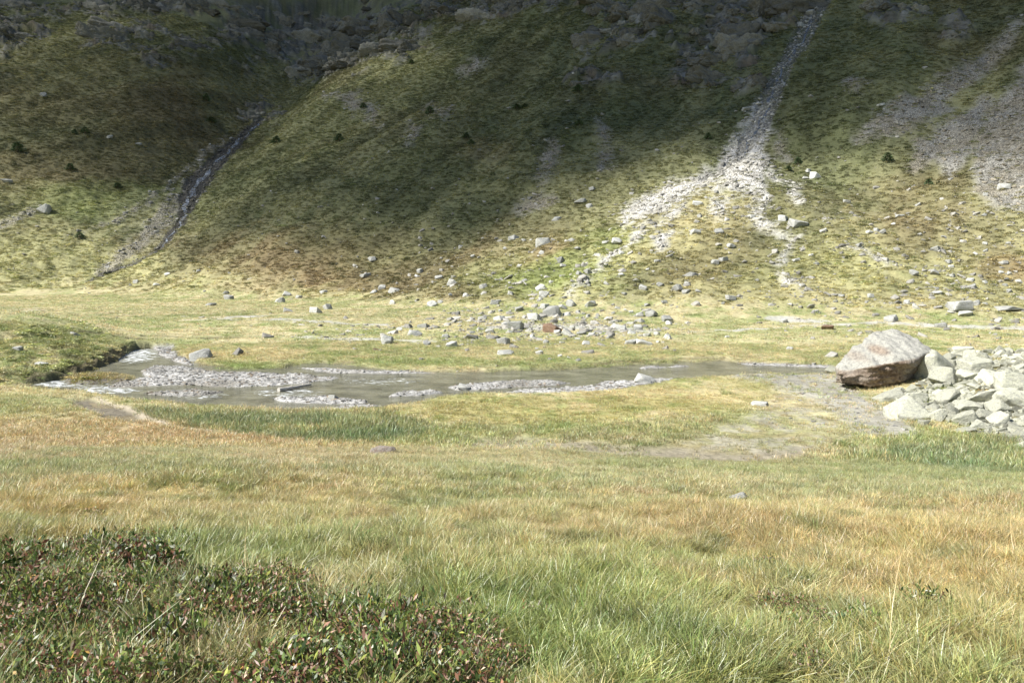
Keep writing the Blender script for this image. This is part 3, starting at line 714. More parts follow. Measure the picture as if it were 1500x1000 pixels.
def spread(name, pts, rot, scl, tint, idx, protos, label=None, cat=None):
    """one object of ground cover: points carrying a turn, a size, a colour and which model to set there"""
    lib = bpy.data.collections.new(name + ' models')
    for i, p in enumerate(protos):
        p.name = '%03d %s' % (i, name); lib.objects.link(p)
    me = bpy.data.meshes.new(name); n = len(pts)
    me.vertices.add(n); me.vertices.foreach_set('co', np.ascontiguousarray(pts, np.float32).ravel())
    for an, d in (('turn', rot), ('size', scl)):
        at = me.attributes.new(an, 'FLOAT_VECTOR', 'POINT'); at.data.foreach_set('vector', np.ascontiguousarray(d, np.float32).ravel())
    at = me.attributes.new('tint', 'FLOAT_COLOR', 'POINT'); d = np.ones((n, 4), np.float32); d[:, :3] = tint; at.data.foreach_set('color', d.ravel())
    at = me.attributes.new('pick', 'INT', 'POINT'); at.data.foreach_set('value', np.ascontiguousarray(idx, np.int32))
    o = add(name, me)
    ng = bpy.data.node_groups.new(name, 'GeometryNodeTree')
    ng.interface.new_socket('Geometry', in_out='INPUT', socket_type='NodeSocketGeometry'); ng.interface.new_socket('Geometry', in_out='OUTPUT', socket_type='NodeSocketGeometry')
    N = ng.nodes.new; L = ng.links.new
    gi = N('NodeGroupInput'); go = N('NodeGroupOutput'); mp = N('GeometryNodeMeshToPoints'); ip = N('GeometryNodeInstanceOnPoints'); ci = N('GeometryNodeCollectionInfo')
    ci.inputs[0].default_value = lib; ci.inputs['Separate Children'].default_value = True; ci.inputs['Reset Children'].default_value = True
    def attr(nm, ty):
        a = N('GeometryNodeInputNamedAttribute'); a.data_type = ty; a.inputs[0].default_value = nm; return a.outputs[0]
    e2r = N('FunctionNodeEulerToRotation')
    L(gi.outputs[0], mp.inputs[0]); L(mp.outputs[0], ip.inputs['Points']); L(ci.outputs[0], ip.inputs['Instance'])
    ip.inputs['Pick Instance'].default_value = True
    L(attr('pick', 'INT'), ip.inputs['Instance Index']); L(attr('turn', 'FLOAT_VECTOR'), e2r.inputs[0]); L(e2r.outputs[0], ip.inputs['Rotation']); L(attr('size', 'FLOAT_VECTOR'), ip.inputs['Scale'])
    L(ip.outputs[0], go.inputs[0])
    md = o.modifiers.new('spread', 'NODES'); md.node_group = ng
    return tag(o, label, cat, kind='stuff')

def field(r0, r1, n, half=37.):
    a = np.radians(R.uniform(-half, half, n)); r = np.sqrt(R.uniform(r0 * r0, r1 * r1, n))
    x = np.sin(a) * r; y = np.cos(a) * r
    z, zb, m = height(x, y, True)
    return x, y, z, zb, m

def sub(m, k): return {a: b[k] for a, b in m.items()}

g_near = [proto('g', blades(95, .10, .075, .0030, .8, 100 + i, .3), M_GRASS) for i in range(5)]
g_near += [proto('g', blades(75, .13, .05, .0032, .95, 120 + i, .15), M_GRASS) for i in range(3)]
g_mid = [proto('g', blades(62, .122, .14, .0065, .8, 140 + i, .3), M_GRASS) for i in range(5)]
g_far = [proto('g', blades(44, .22, .38, .022, .8, 160 + i, .3, 2), M_GRASS) for i in range(5)]

def grass_band(name, r0, r1, n, protos, smin, smax_, label, half=37., extra=None):
    x, y, z, zb, m = field(r0, r1, n, half)
    g = grassiness(m); k = (R.uniform(size=n) < g * (1 - .72 * sstep(.1, .8, m['heath'])) * np.where(m['r'] < 36, sstep(-.75, -.25, fbm(x / .5, y / .5, 113, 3)), 1) * (1 - .985 * m['slope']))
    x, y, z, zb = x[k], y[k], z[k], zb[k]; m = sub(m, k)
    c = veg(x, y, zb, m)
    t = np.clip(c * (1 + .22 * R.normal(size=(len(x), 1))) * (1 + .05 * R.normal(size=(len(x), 3))), .02, .85)
    n = len(x)
    tall = 1 + .5 * fbm(x / 1.3, y / 1.3, 111, 3) + .5 * fbm(x / .4, y / .4, 112, 2) * (m['r'] < 40) + .75 * m['sedge'] - .35 * m['penin'] - .45 * m['sparse'] - .25 * sstep(40, 60, m['r'])
    s = R.uniform(smin, smax_, n) * np.clip(tall, .35, 2.2)
    green = t[:, 1] > t[:, 0]
    s = s * np.where(green, 1.12, 1.)
    sc = np.stack([R.uniform(.8, 1.2, n) * np.sqrt(s), R.uniform(.8, 1.2, n) * np.sqrt(s), s], 1)
    rot = np.stack([R.normal(0, .2, n), R.normal(.05, .2, n), R.uniform(0, 6.28, n)], 1)
    return spread(name, np.stack([x, y, z], 1), rot, sc, t, R.integers(0, len(protos), n), protos, label, 'grass')

grass_band('meadow_grass', 2.2, 11, 32000, g_near, .75, 1.25, 'tall mixed green and straw grass nearest the viewer', 42)
grass_band('meadow_grass', 11, 36, 60000, g_mid, .7, 1.15, 'rust and straw meadow grass running down to the flats')
grass_band('meadow_grass', 36, 95, 62000, g_far, .55, .95, 'yellow green marsh grass along the river')
grass_band('meadow_grass', 95, 260, 60000, [proto('g', blades(36, .24, .55, .05, .8, 180 + i, .3, 2), M_GRASS) for i in range(4)], .6, 1.05, 'short pale pasture on the valley floor at the foot of the slope', 36)

# dry flowering stalks that stand above the near grass
st = [proto('s', blades(3, .62, .05, .0035, .5, 300 + i, 1., 5), M_GRASS) for i in range(5)]
x, y, z, zb, m = field(3, 26, 700, 36)
k = R.uniform(size=len(x)) < grassiness(m) * .9
x, y, z = x[k], y[k], z[k]; n = len(x); s = R.uniform(.38, .72, n)
spread('dry_grass_stalks', np.stack([x, y, z], 1), np.stack([R.normal(0, .2, n), R.normal(.1, .2, n), R.uniform(0, 6.28, n)], 1), np.stack([s, s, s], 1),
       np.array([.52, .45, .25]) * R.uniform(.8, 1.15, (n, 1)), R.integers(0, 5, n), st, 'thin pale dry stalks rising above the near grass', 'grass')

# heath at the lower left: bilberry and other small leaved shrubs turning red
PAL = [(.045,.075,.022), (.085,.13,.035), (.17,.21,.05), (.25,.27,.06), (.15,.065,.04), (.24,.12,.075), (.34,.22,.16), (.42,.33,.24), (.33,.20,.05), (.42, .43, .33)]
h_p = [proto('h', leaves(300, .17, .115, .021, 200 + i, PAL, [5,6,4.2,2,4.5,3.6,3,1.6,1,.3], .45, 16), M_LEAF) for i in range(6)]
h_p += [proto('h', leaves(150, .15, .15, .032, 220 + i, PAL, [6,6,5,3,1.5,1,.6,.5,.4,1.4], .30, 8, .8), M_LEAF) for i in range(3)]
x, y, z, zb, m = field(2.2, 14, 19000, 42)
k = R.uniform(size=len(x)) < sstep(.10, .75, m['heath'])
x, y, z = x[k], y[k], z[k]; n = len(x); s = R.uniform(.6, 1.15, n) * (.5 + .5 * m['heath'][k])
spread('heath_undergrowth', np.stack([x, y, z + .01], 1), np.stack([R.normal(0, .2, n), R.normal(0, .2, n), R.uniform(0, 6.28, n)], 1), np.stack([s, s, s * R.uniform(.7, 1.3, n)], 1),
       np.ones(3) * R.uniform(.8, 1.45, (n, 1)), R.integers(0, len(h_p), n), h_p, 'low heath with small green and reddish leaves at the lower left', 'undergrowth')

# dwarf shrubs and tussocks on the slopes and on the mound by the stream
ones = [(1, 1, 1), (.75, .8, .75), (1.3, 1.2, 1.)]
c_p = [proto('c', leaves(90, .62, .26, .20, 240 + i, ones, [3, 2, 2], .6, 0, .5), M_CLUMP) for i in range(6)]
x, y, z, zb, m = field(120, 520, 235000, 34)
k = R.uniform(size=len(x)) < m['slope'] * grassiness(m) * (.55 + .45 * sstep(-.3, .3, fbm(x / 5, y / 5, 131, 3)))
x, y, z, zb = x[k], y[k], z[k], zb[k]; m = sub(m, k)
x2, y2, z2, zb2, m2 = field(60, 125, 26000, 37)
k = R.uniform(size=len(x2)) < m2['mound'] * grassiness(m2)
x = np.r_[x, x2[k]]; y = np.r_[y, y2[k]]; z = np.r_[z, z2[k]]; zb = np.r_[zb, zb2[k]]; m = {a: np.r_[m[a], m2[a][k]] for a in m}
c = veg(x, y, zb, m); n = len(x)
dk = R.uniform(size=n)
c = np.where((dk < np.where((zb < 30) & (m['slope'] > .5) & (m['px'] > 760), .06, .14))[:, None], c * [.55, .63, .5], c) * np.exp(R.normal(0, .26, (n, 1))) * 1.30
s = R.uniform(.4, .95, n) * np.where(m['slope'] > .5, 1. + .0012 * (m['r'] - 150), .65); s = np.where(dk < .03, s * 1.5, s)
spread('slope_undergrowth', np.stack([x, y, z - .05], 1), np.stack([R.normal(0, .15, n), R.normal(0, .15, n), R.uniform(-.5, .5, n) + .5], 1), np.stack([s * R.uniform(1., 1.7, n), s, s * R.uniform(.5, 1.1, n)], 1),
       np.clip(c, .015, .7), R.integers(0, 6, n), c_p, 'olive and rust dwarf shrubs and tussocks covering the mountainside', 'undergrowth')

# ------------------------------------------------------------------ stones
def rock_data(seed, sub=3, cuts=22, rough=.035):
    """an angular stone: the hull of random points, its faces split and roughened"""
    g = np.random.default_rng(seed)
    p = g.uniform(-1, 1, (cuts, 3)); p = np.sign(p) * np.abs(p) ** .6
    p /= np.maximum(1, np.linalg.norm(p, axis=1) / 1.25)[:, None]
    bm = bmesh.new()
    for q in p: bm.verts.new(q)
    bmesh.ops.convex_hull(bm, input=bm.verts[:])
    for v in [v for v in bm.verts if not v.link_faces]: bm.verts.remove(v)
    if sub > 1:
        bmesh.ops.bevel(bm, geom=bm.edges[:], offset=.045, segments=1, affect='EDGES', clamp_overlap=True)
    bmesh.ops.triangulate(bm, faces=bm.faces[:])
    lim = {1: 9, 2: .5, 3: .26, 4: .15, 5: .075}[sub]
    for _ in range(5):
        long = [e for e in bm.edges if e.calc_length() > lim]
        if not long: break
        bmesh.ops.subdivide_edges(bm, edges=long, cuts=1); bmesh.ops.triangulate(bm, faces=bm.faces[:])
    V = np.array([v.co[:] for v in bm.verts]); Q = np.array([[v.index for v in f.verts] for f in bm.faces]); bm.free()
    nx = fbm(V[:, 0] * 1.7 + V[:, 2], V[:, 1] * 1.7 - V[:, 2] * 1.3, seed, 4)
    n2 = ridged(V[:, 0] * 1.6 + V[:, 2] * 2.2, V[:, 1] * 1.6 - V[:, 2] * 2.5, seed + 3, 3)
    V = V * (1 + (rough * 1.5 * nx + rough * (n2 - .4)) * (sub > 1))[:, None]
    V = V - (V.max(0) + V.min(0)) / 2
    return V / (V.max(0) - V.min(0)) * 2, Q

def rock_mesh(name, seed, mat, sub=3, cuts=22):
    V, Q = rock_data(seed, sub, cuts)
    return mesh_from(name, V, Q, mat, False)
ROCKS = [rock_mesh('rock', 400 + i, M_ROCK, 3) for i in range(14)]
BLOCKS = [rock_mesh('block', 450 + i, M_BLOCK, 4, 18) for i in range(14)]

def stone_proto(i):
    V, Q = rock_data(500 + i, 1 if i < 6 else 2, 12)
    me = mesh_from('stone', V, Q, M_STONE, False); return bpy.data.objects.new('stone', me)

def stones(name, x, y, z, size, tint, label, seed0, zr=(.35, .8), tilt=.5):
    n = len(x)
    spread(name, np.stack([x, y, z], 1), R.uniform(-tilt, tilt, (n, 3)) + np.stack([np.zeros(n), np.zeros(n), R.uniform(0, 6.28, n)], 1),
           np.stack([size * R.uniform(.7, 1.4, n), size * R.uniform(.7, 1.2, n), size * R.uniform(*zr, n)], 1), tint, R.integers(0, 8, n), [stone_proto(k + seed0) for k in range(8)], label, 'stones')

# rubble of the torrents, the fan and the screes
x, y, z, zb, m = field(125, 460, 420000, 33)
dens = np.maximum.reduce([.8 * m['pale'] * sstep(-.45, .2, fbm(x / 2.5, y / 2.5, 133, 3)), .8 * m['stream_b'], .40 * m['scree'], .30 * m['debris_a'], .8 * m['stream_a']])
k = R.uniform(size=len(x)) < dens
x, y, z = x[k], y[k], z[k]; m = sub(m, k); n = len(x)
t = np.where((m['pale'] > .5)[:, None], PALE, np.where((m['scree'] > .5)[:, None], PURP * 1.3, np.where((m['stream_a'] > .5)[:, None], C(.17,.162,.14), C(.40,.39,.36)))) * R.uniform(.65, 1.45, (n, 1))
stones('slope_rubble', x, y, z, np.where(m['scree'] > .5, .75, 1.) * (.15 * R.pareto(2.4, n).clip(0, 4.0) + .11), t, 'pale rubble spilling down the torrent beds, fan and screes', 0)
# broken faces and ledges of the crags
def crag_proto(i):
    """a length of broken cliff: joints running up it, ledges dipping across it"""
    V, Q = rock_data(560 + i, 5, 20, .03)
    a = V[:, 0] * .96 + V[:, 2] * .28; b = V[:, 2] * .96 - V[:, 0] * .28 + V[:, 1] * .2
    j1 = vnoise(a * 5.5 + 9, b * 1.1 + V[:, 1] * .8, 570 + i); j2 = vnoise(a * 1.8, b * 4.2 + 5 + V[:, 1], 590 + i); j3 = fbm(a * 9, b * 9 + V[:, 1] * 6, 610 + i, 3)
    d = .30 * (np.round(j1 * 4) / 4 - .5) + .26 * (np.round(j2 * 4) / 4 - .5) + .05 * j3
    V = V * (1 + d)[:, None] * [1, 1, 1]
    return bpy.data.objects.new('crag', mesh_from('crag', V, Q, M_CRAG, False))
x, y, z, zb, m = field(150, 620, 130000, 34)
k = np.where((R.uniform(size=len(x)) < .045 * sstep(.45, .8, m['rock'])))[0]
x, y, z, zb = x[k], y[k], z[k], zb[k]; n = len(x)
sz = 1.5 + 1.7 * R.pareto(2.2, n).clip(0, 3)
spread('crags', np.stack([x, y + sz * .3, z - sz * .22], 1), np.stack([R.normal(.1, .12, n), R.normal(.1, .12, n), R.normal(.35, .25, n)], 1), np.stack([sz * R.uniform(1.2, 2.2, n), sz * R.uniform(.6, 1., n), sz * R.uniform(.6, 1.1, n)], 1),
       C(.235, .225, .195) * R.uniform(.7, 1.25, (n, 1)), R.integers(0, 8, n), [crag_proto(i) for i in range(8)], 'dark fractured crags breaking through the upper mountainside', 'crags')
# stones strewn over the lower slope and valley floor
x, y, z, zb, m = field(70, 330, 190000, 34)
px, py = m['px'], m['py']
dens = .030 * m['slope'] * sstep(60, 5, zb) * sstep(300, 700, px) + .022 * m['slope'] * sstep(90, 10, zb)
dens += .09 * m['slope'] * sstep(850, 1000, px) * sstep(280, 330, py) + .12 * m['halo'] + .30 * ell(px, py, 830, 475, 150, 32, .6) + .12 * ell(px, py, 790, 420, 150, 60, .6) + .30 * ell(px, py, 1460, 380, 80, 90, .6) + .10 * ell(px, py, 1340, 430, 200, 60, .6) + .10 * ell(px, py, 1150, 470, 60, 8) + .09 * ell(px, py, 640, 490, 200, 20) + .006 * (m['r'] < 150)
dens *= .35 + 1.3 * sstep(-.1, .5, fbm(x / 6, y / 6, 141, 3))
k = (R.uniform(size=len(x)) < dens) & (m['river'] < .3)
x, y, z = x[k], y[k], z[k]; n = len(x)
stones('strewn_stones', x, y, z, .13 * R.pareto(2.3, n).clip(0, 4.5) + .09, PALE * R.uniform(.55, 1.15, (n, 1)), 'small pale stones strewn over the lower slope and pasture', 8)
# shingle of the bars and the dry river arm
x, y, z, zb, m = field(44, 100, 330000, 34)
dens = np.maximum(m['bars'] ** 2 * m['river'] * (1 - m['isle']), .16 * m['flat']) + .05 * m['sparse'] + .05 * m['mud'] + .12 * (m['river'] * (1 - m['bars'])) * sstep(.2, .5, fbm(x / 2, y / 2, 151, 2))
k = R.uniform(size=len(x)) < dens
x, y, z = x[k], y[k], z[k]; n = len(x)
stones('shingle_pebbles', x, y, z, .022 * R.pareto(2.0, n).clip(0, 6.) + .016, GRAVEL * R.uniform(.75, 1.35, (n, 1)) * np.where(R.uniform(size=(n, 1)) < .15, C(.85, .72, .58), C(1, 1, 1)), 'grey shingle of the river bars and the dry river arm', 16, (.3, .6), .2)

placed = []
used = []            # (px, py, w) of every single rock placed
def put(px, py, wpx, meshes, name, label, cat, group, flat=.55, squash=.8, mat=None, sink=.30, turn=None, tilt=.18, mesh=None):
    """a single rock: centre and width as the photograph shows them, set on the ground there"""
    G, D = unproject([px], [py + wpx * flat * .25]); g = G[0]
    w = wpx * D[0] / F / 2
    me = mesh if mesh is not None else meshes[int(R.integers(len(meshes)))]
    o = add(name, me)
    zz = float(height(np.array([g[0]]), np.array([g[1]]))[0])
    hz = w * flat
    o.scale = (w, w * squash, hz)
    o.rotation_euler = (R.normal(0, tilt), R.normal(0, tilt), R.uniform(0, 6.28) if turn is None else turn)
    if turn is None: o.scale = (w * 1.03, w * .93, hz)
    o.location = (g[0], g[1], zz + hz * (1 - 2 * sink))
    used.append((px, py, wpx)); placed.append((o, px, py, wpx))
    if mat is not None:
        o.material_slots[0].link = 'OBJECT'; o.material_slots[0].material = mat
    return tag(o, label, cat, group)

# ------------------------------------------------------------------ the great boulder beside the heap
def great_boulder():
    g = unproject([1300], [566])[0][0]; bx, by = g[0], g[1]; s = .0472
    P = [(-2.95, -.6, .9), (-2.9, .6, 1.0), (-2.2, -1.2, 1.05), (-1.2, .9, 2.45), (-.5, 1.4, 2.95), (.25, 1.7, 3.35), (1.35, 1.7, 3.38), (2.4, 1.2, 2.85), (3.2, .3, 2.15),
         (-1.2, -1.7, 1.3), (.1, -2.0, 1.62), (1.3, -1.85, 1.8), (2.9, -.7, 2.15), (-2.5, -.9, .3), (-1.5, -1.25, -.1), (0, -.75, -.3), (1.1, -.3, -.3), (2.3, .2, .2), (2.9, 1.0, .3), (1.0, 2.9, -.3), (-1.5, 2.6, -.3), (-2.6, 1.2, -.2), (2.2, 2.4, .8), (-.4, 2.6, 1.4)]
    bm = bmesh.new()
    for p in P: bm.verts.new(p)
    bmesh.ops.convex_hull(bm, input=bm.verts[:])
    for v in [v for v in bm.verts if not v.link_faces]: bm.verts.remove(v)
    bmesh.ops.triangulate(bm, faces=bm.faces[:])
    for _ in range(5):
        long = [e for e in bm.edges if e.calc_length() > .13]
        if not long: break
        bmesh.ops.subdivide_edges(bm, edges=long, cuts=1); bmesh.ops.triangulate(bm, faces=bm.faces[:])
    bmesh.ops.smooth_vert(bm, verts=bm.verts[:], factor=.5, use_axis_x=True, use_axis_y=True, use_axis_z=True)
    bm.normal_update()
    V = np.array([v.co[:] for v in bm.verts]); Nn = np.array([v.normal[:] for v in bm.verts]); Q = np.array([[v.index for v in f.verts] for f in bm.faces]); bm.free()
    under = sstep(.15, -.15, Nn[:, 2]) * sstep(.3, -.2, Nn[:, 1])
    led = ridged(V[:, 0] * .35 + 3, V[:, 2] * 2.6 - V[:, 0] * .55, 601, 4)
    d = .26 * fbm(V[:, 0] * .9 + V[:, 2], V[:, 1] * .9 - V[:, 2], 602, 4) + .09 * fbm(V[:, 0] * 3.5 + V[:, 2] * 2, V[:, 1] * 3.5 - V[:, 2] * 2, 603, 3)
    d = d + under * (.42 * led - .2) - (1 - under) * .16 * ridged(V[:, 0] * .8 + V[:, 1] * .5, V[:, 1] * .9, 604, 3)
    V = V + Nn * d[:, None]
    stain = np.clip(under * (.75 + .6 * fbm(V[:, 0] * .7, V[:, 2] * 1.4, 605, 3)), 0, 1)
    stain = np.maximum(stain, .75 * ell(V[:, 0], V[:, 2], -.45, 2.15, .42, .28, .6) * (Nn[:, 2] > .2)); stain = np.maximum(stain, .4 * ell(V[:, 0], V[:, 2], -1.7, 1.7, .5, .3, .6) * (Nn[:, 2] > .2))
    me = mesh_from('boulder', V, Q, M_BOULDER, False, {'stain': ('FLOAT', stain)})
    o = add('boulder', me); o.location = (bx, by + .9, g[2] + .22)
    return tag(o, 'huge pale boulder with a rusty overhanging underside at the left end of the block heap', 'boulder')
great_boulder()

# ------------------------------------------------------------------ the heap of blocks
HG = 'blocks of the heap beside the great boulder'
MAIN = [ # px, py, w, flat, turn, label
 (1370,536,66,.8,.4,'big pale slab leaning against the right side of the huge boulder'),
 (1428,533,40,.62,.2,'greenish block with a dark cleft to its left near the heap top'),
 (1410,513,30,.45,-.3,'grey pointed block topmost on the left end of the heap'),
 (1386,551,42,.6,.7,'tilted block with an orange lower corner right of the leaning slab'),
 (1340,580,31,.7,-.2,'rounded pale block in front of the huge boulder with a shadowed right end'),
 (1326,603,62,.42,.25,'long low slab at the front left foot of the heap by the grass'),
 (1372,608,22,.85,.4,'small upright block right of the long low slab'),
 (1411,608,34,.6,-.1,'pale blunt block at the heap front with a dark stone at its right'),
 (1440,573,48,.5,.15,'broad flat topped block in the middle of the heap'),
 (1450,553,38,.6,-.4,'tilted wedge block above the broad flat topped block'),
 (1486,588,48,.72,.3,'large pale block at the right edge of the photo over a deep shadow'),
 (1478,560,42,.7,-.25,'grey upright block just above the large right edge block'),
 (1412,630,30,.26,.1,'flat white stone lying on the grass in front of the heap'),
 (1388,580,32,.62,.6,'cream block between the tilted orange cornered block and the heap front'),
 (1300,580,46,.35,-.1,'flat slab lying in the gravel under the huge boulder'),
 (1354,619,16,.8,.3,'small round stone at the right end of the long low slab'),
 (1497,641,24,.8,.2,'blocky stone at the lower right corner of the heap'),
 (1456,634,14,.6,.9,'small brownish stone in the grass at the lower right of the heap'),
 (1224,541,27,.42,.2,'low flat grey slab at the water end left of the huge boulder'),
 (1240,547,22,.5,.7,'grey stone wedged at the left foot of the huge boulder'),
 (1236,569,12,.5,.7,'small stone on the gravel below the left foot of the huge boulder'),
 (1320,571,20,.5,.2,'pale flat stone under the overhang of the huge boulder'),
]
for px, py, w, fl, tn, lab in MAIN:
    put(px, py, w * .95, BLOCKS, 'rock_block', lab, 'rock', HG, fl, .85, turn=tn, tilt=.22)
HEAP = [(1362,545),(1392,518),(1440,514),(1500,512),(1518,512),(1518,648),(1500,646),(1450,628),(1390,610),(1330,598),(1316,584),(1340,572),(1362,568)]
cnt = 0; tries = 0
while cnt < 250 and tries < 6000:
    tries += 1
    px = R.uniform(1310, 1570); py = R.uniform(510, 655)
    if polydist(np.array([px]), np.array([py]), HEAP, 1.)[0] < 0: continue
    w = float(np.clip(9 * (1 + R.pareto(2.1)), 9, 32)) * (1 + .004 * (py - 550))
    if any(math.hypot((px - a) / 1.0, (py - b) * 1.5) < .27 * (w + c) for a, b, c in used): continue
    cnt += 1
    big = w > 19
    row = 'upper' if py < 545 else ('middle' if py < 590 else 'front')
    put(px, py, w, BLOCKS, 'rock_block', ('large lichen covered block in the %s rows of the heap' if big else 'small angular block filling a gap in the %s rows of the heap') % row, 'rock', HG, R.uniform(.5, .85), tilt=.35)['shared'] = 1
# rubble that fills the gaps between the blocks
gx = R.uniform(1310, 1570, 1500); gy = R.uniform(512, 655, 1500)
k = polydist(gx, gy, HEAP, 1.) > -8
G, D = unproject(gx[k], gy[k]); n = len(G)
stones('heap_rubble', G[:, 0], G[:, 1], height(G[:, 0], G[:, 1]) + .05, R.uniform(.10, .34, n), C(.42, .42, .34) * R.uniform(.6, 1.3, (n, 1)), 'small broken stone filling the gaps of the block heap', 24)

# ------------------------------------------------------------------ single rocks of the valley floor and the lower slope
RG = 'rocks strewn over the pasture and lower slope'
NAMED = [ # px, py, w, flat, label, material
 (293,520,29,.55,'white boulder sitting on the grassy river bank beside the grey shingle bar',None),
 (62,531,18,.4,'grey stone low on the dark mound beside the stream',None),
 (27,518,12,.6,'pale stone high on the dark mound beside the stream',None),
 (110,492,15,.35,'flat grey stone by the small pool behind the mound',None),
 (488,578,13,.75,'rounded pale stone standing in the shallows right of the driftwood log',None),
 (200,410,9,.8,'light rock at the foot of the spur right of the torrent fan',None),
 (335,436,13,.65,'pale rock at the foot of the reddish slope at left',None),
 (410,441,15,.65,'grey rock under the reddish slope at left centre',None),
 (462,456,16,.75,'pointed pale rock alone on the pasture at left centre',None),
 (423,455,16,.35,'low flat pale rock left of the pointed rock on the pasture',None),
 (307,446,16,.3,'low flat rock at the pasture edge below the spur',None),
 (740,514,26,.4,'light grey rock nearest the river bank in the middle of the pasture',None),
 (808,482,26,.65,'rusty brown domed boulder among the pale debris rocks',M_BROWN),
 (1212,480,18,.5,'rusty brown low rock at the far edge of the pasture right of centre',M_BROWN),
 (553,511,14,.2,'flat reddish slab sunk in the pasture',M_BROWN),
 (808,458,25,.8,'tallest pale block at the top of the debris cone',None),
 (755,478,24,.75,'pale block at the front left of the debris cone',None),
 (943,501,25,.35,'long bright slab at the right end of the debris field',None),
 (908,480,20,.45,'flat bright rock right of the brown domed boulder',None),
 (935,480,14,.8,'upright pale rock right of the debris field',None),
 (977,467,17,.6,'pale rock with a flat cap at the foot of the fan',None),
 (945,551,30,.4,'broad light rock lying on the near river shingle',None),
 (998,547,12,.5,'small pale rock in the water right of the broad river rock',None),
 (680,561,20,.35,'pale flat rock at the left tip of the middle shingle bar',None),
 (607,488,21,.55,'grey rock at the left of the debris field, second nearest the river',None),
 (620,478,17,.5,'grey rock just behind the grey rock at the left of the debris field',None),
 (795,354,21,.65,'long pale boulder on the lower slope above the debris cone',None),
 (1168,328,25,.45,'large pale slab alone on the fan below the torrent mouth',None),
 (1195,253,16,.7,'pale boulder, largest of three together right of the torrent mouth',None),
 (1185,247,10,.6,'middle one of three pale boulders right of the torrent mouth',None),
 (1180,254,9,.5,'smallest of three pale boulders right of the torrent mouth',None),
 (66,306,15,.9,'rounded grey boulder on the far left mountainside',None),
 (63,136,8,.8,'small pale boulder high on the left mountainside',None),
 (10,258,12,.5,'pale rock at the left edge of the mountainside',None),
 (1187,12,11,.8,'pale boulder at the top of the right torrent bed',None),
 (1173,25,13,.7,'boulder left of the right torrent bed near the frame top',None),
 (1093,158,13,.5,'pale boulder left of the right torrent bed halfway up',None),
 (850,295,18,.35,'tilted pale slab on the slope left of the bright rubble tongue',None),
 (1405,453,29,.55,'large angular pale rock at the foot of the slope above the heap',None),
 (1413,461,19,.4,'pale flat rock in front of the large angular rock above the heap',None),
 (1378,477,15,.6,'light rock alone on the pasture behind the huge boulder',None),
 (1477,453,35,.2,'long flat pale slab at the right edge of the far pasture',None),
 (1112,588,26,.3,'low grey stones patch at the right end of the grass tongue',None),
 (1078,719,32,.34,'flat white stone lying in the green meadow at right',None),
 (560,661,38,.34,'reddish grey weathered rock in the near marsh edge',M_RED),
 (1240,293,10,.5,'',None),(863,302,10,.7,'',None),(867,278,9,.6,'',None),(815,320,13,.5,'',None),(1318,313,11,.4,'',None),(1290,157,10,.4,'',None),
 (203,210,8,.5,'',None),(160,202,8,.5,'',None),
]
def zone_label(px, py, w):
    s = 'larger' if w > 15 else ('middling' if w > 9 else 'small')
    if py > 515: return s + ' grey stone at the edge of the river shallows'
    if py < 440 and px > 1250: return s + ' pale lichened rock on the slope under the right hand scree'
    if py < 430 and px > 900: return s + ' pale rock lying on the torrent fan'
    if py < 445: return s + ' pale rock among the dwarf shrubs of the middle slope'
    if 690 < px < 960: return s + ' pale angular rock of the debris field beside the brown domed boulder'
    if px <= 690: return s + ' pale rock on the pasture left of the debris field'
    return s + ' pale rock along the foot of the slope right of the debris field'
for px, py, w, fl, lab, mt in NAMED:
    put(px, py, w, ROCKS, 'rock', lab or zone_label(px, py, w), 'rock', None if lab else RG, fl, .85, mat=mt, turn=float(R.uniform(-.5, .5)))
PLAIN = [(643,406,12),(663,420,15),(578,428,20),(560,422,12),(548,431,12),(576,443,12),(633,445,15),(707,466,14),(692,467,9),(585,482,10),(662,505,17),(625,502,13),(568,499,22),(653,492,12),(668,494,7),(737,500,19),(718,485,14),(739,475,10),(747,485,9),(782,465,20),(798,448,13),(837,445,15),(865,446,17),(760,453,14),(830,460,13),(817,486,11),(833,488,20),(852,488,15),(867,490,11),(852,480,11),(925,488,13),(923,501,20),(948,491,13),(962,490,9),(980,473,10),(973,442,11),(948,446,10),(858,503,11),(823,501,9),(780,493,9),(800,501,10),(847,528,8),(820,521,8),(790,515,11),(628,576,11),(648,571,8),(548,573,11),(522,544,7),(331,426,8),(480,450,13),(438,434,9),(420,430,12),(474,429,10),(230,415,9),(245,402,8),(290,394,8),(1423,423,14),(1338,403,11),(1428,448,13),(1305,468,17),(1195,456,9),(1148,470,11),(1070,361,12),(1013,405,20),(1443,410,9),(1395,405,8),(1371,421,9),(1373,431,12),(1328,443,9),(1283,344,8),(1273,346,9),(1157,509,10),(1065,493,8),(1192,529,6),(752,345,16),(675,354,8),(767,352,8),(793,369,9),(821,381,12),(825,383,10),(769,413,10),(808,412,8),(763,396,7),(708,421,12),(724,443,14),(730,441,9),(708,430,8),(683,432,9),(665,408,9),(615,395,9),(545,376,14),(645,443,8),(886,360,9),(860,402,14),(888,418,8),(910,408,9)]
for px, py, w in PLAIN:
    put(px, py, w * .95, ROCKS, 'rock', zone_label(px, py, w), 'rock', RG, R.uniform(.45, .85), tilt=.25)['shared'] = 1
tries = 0; extra = 0
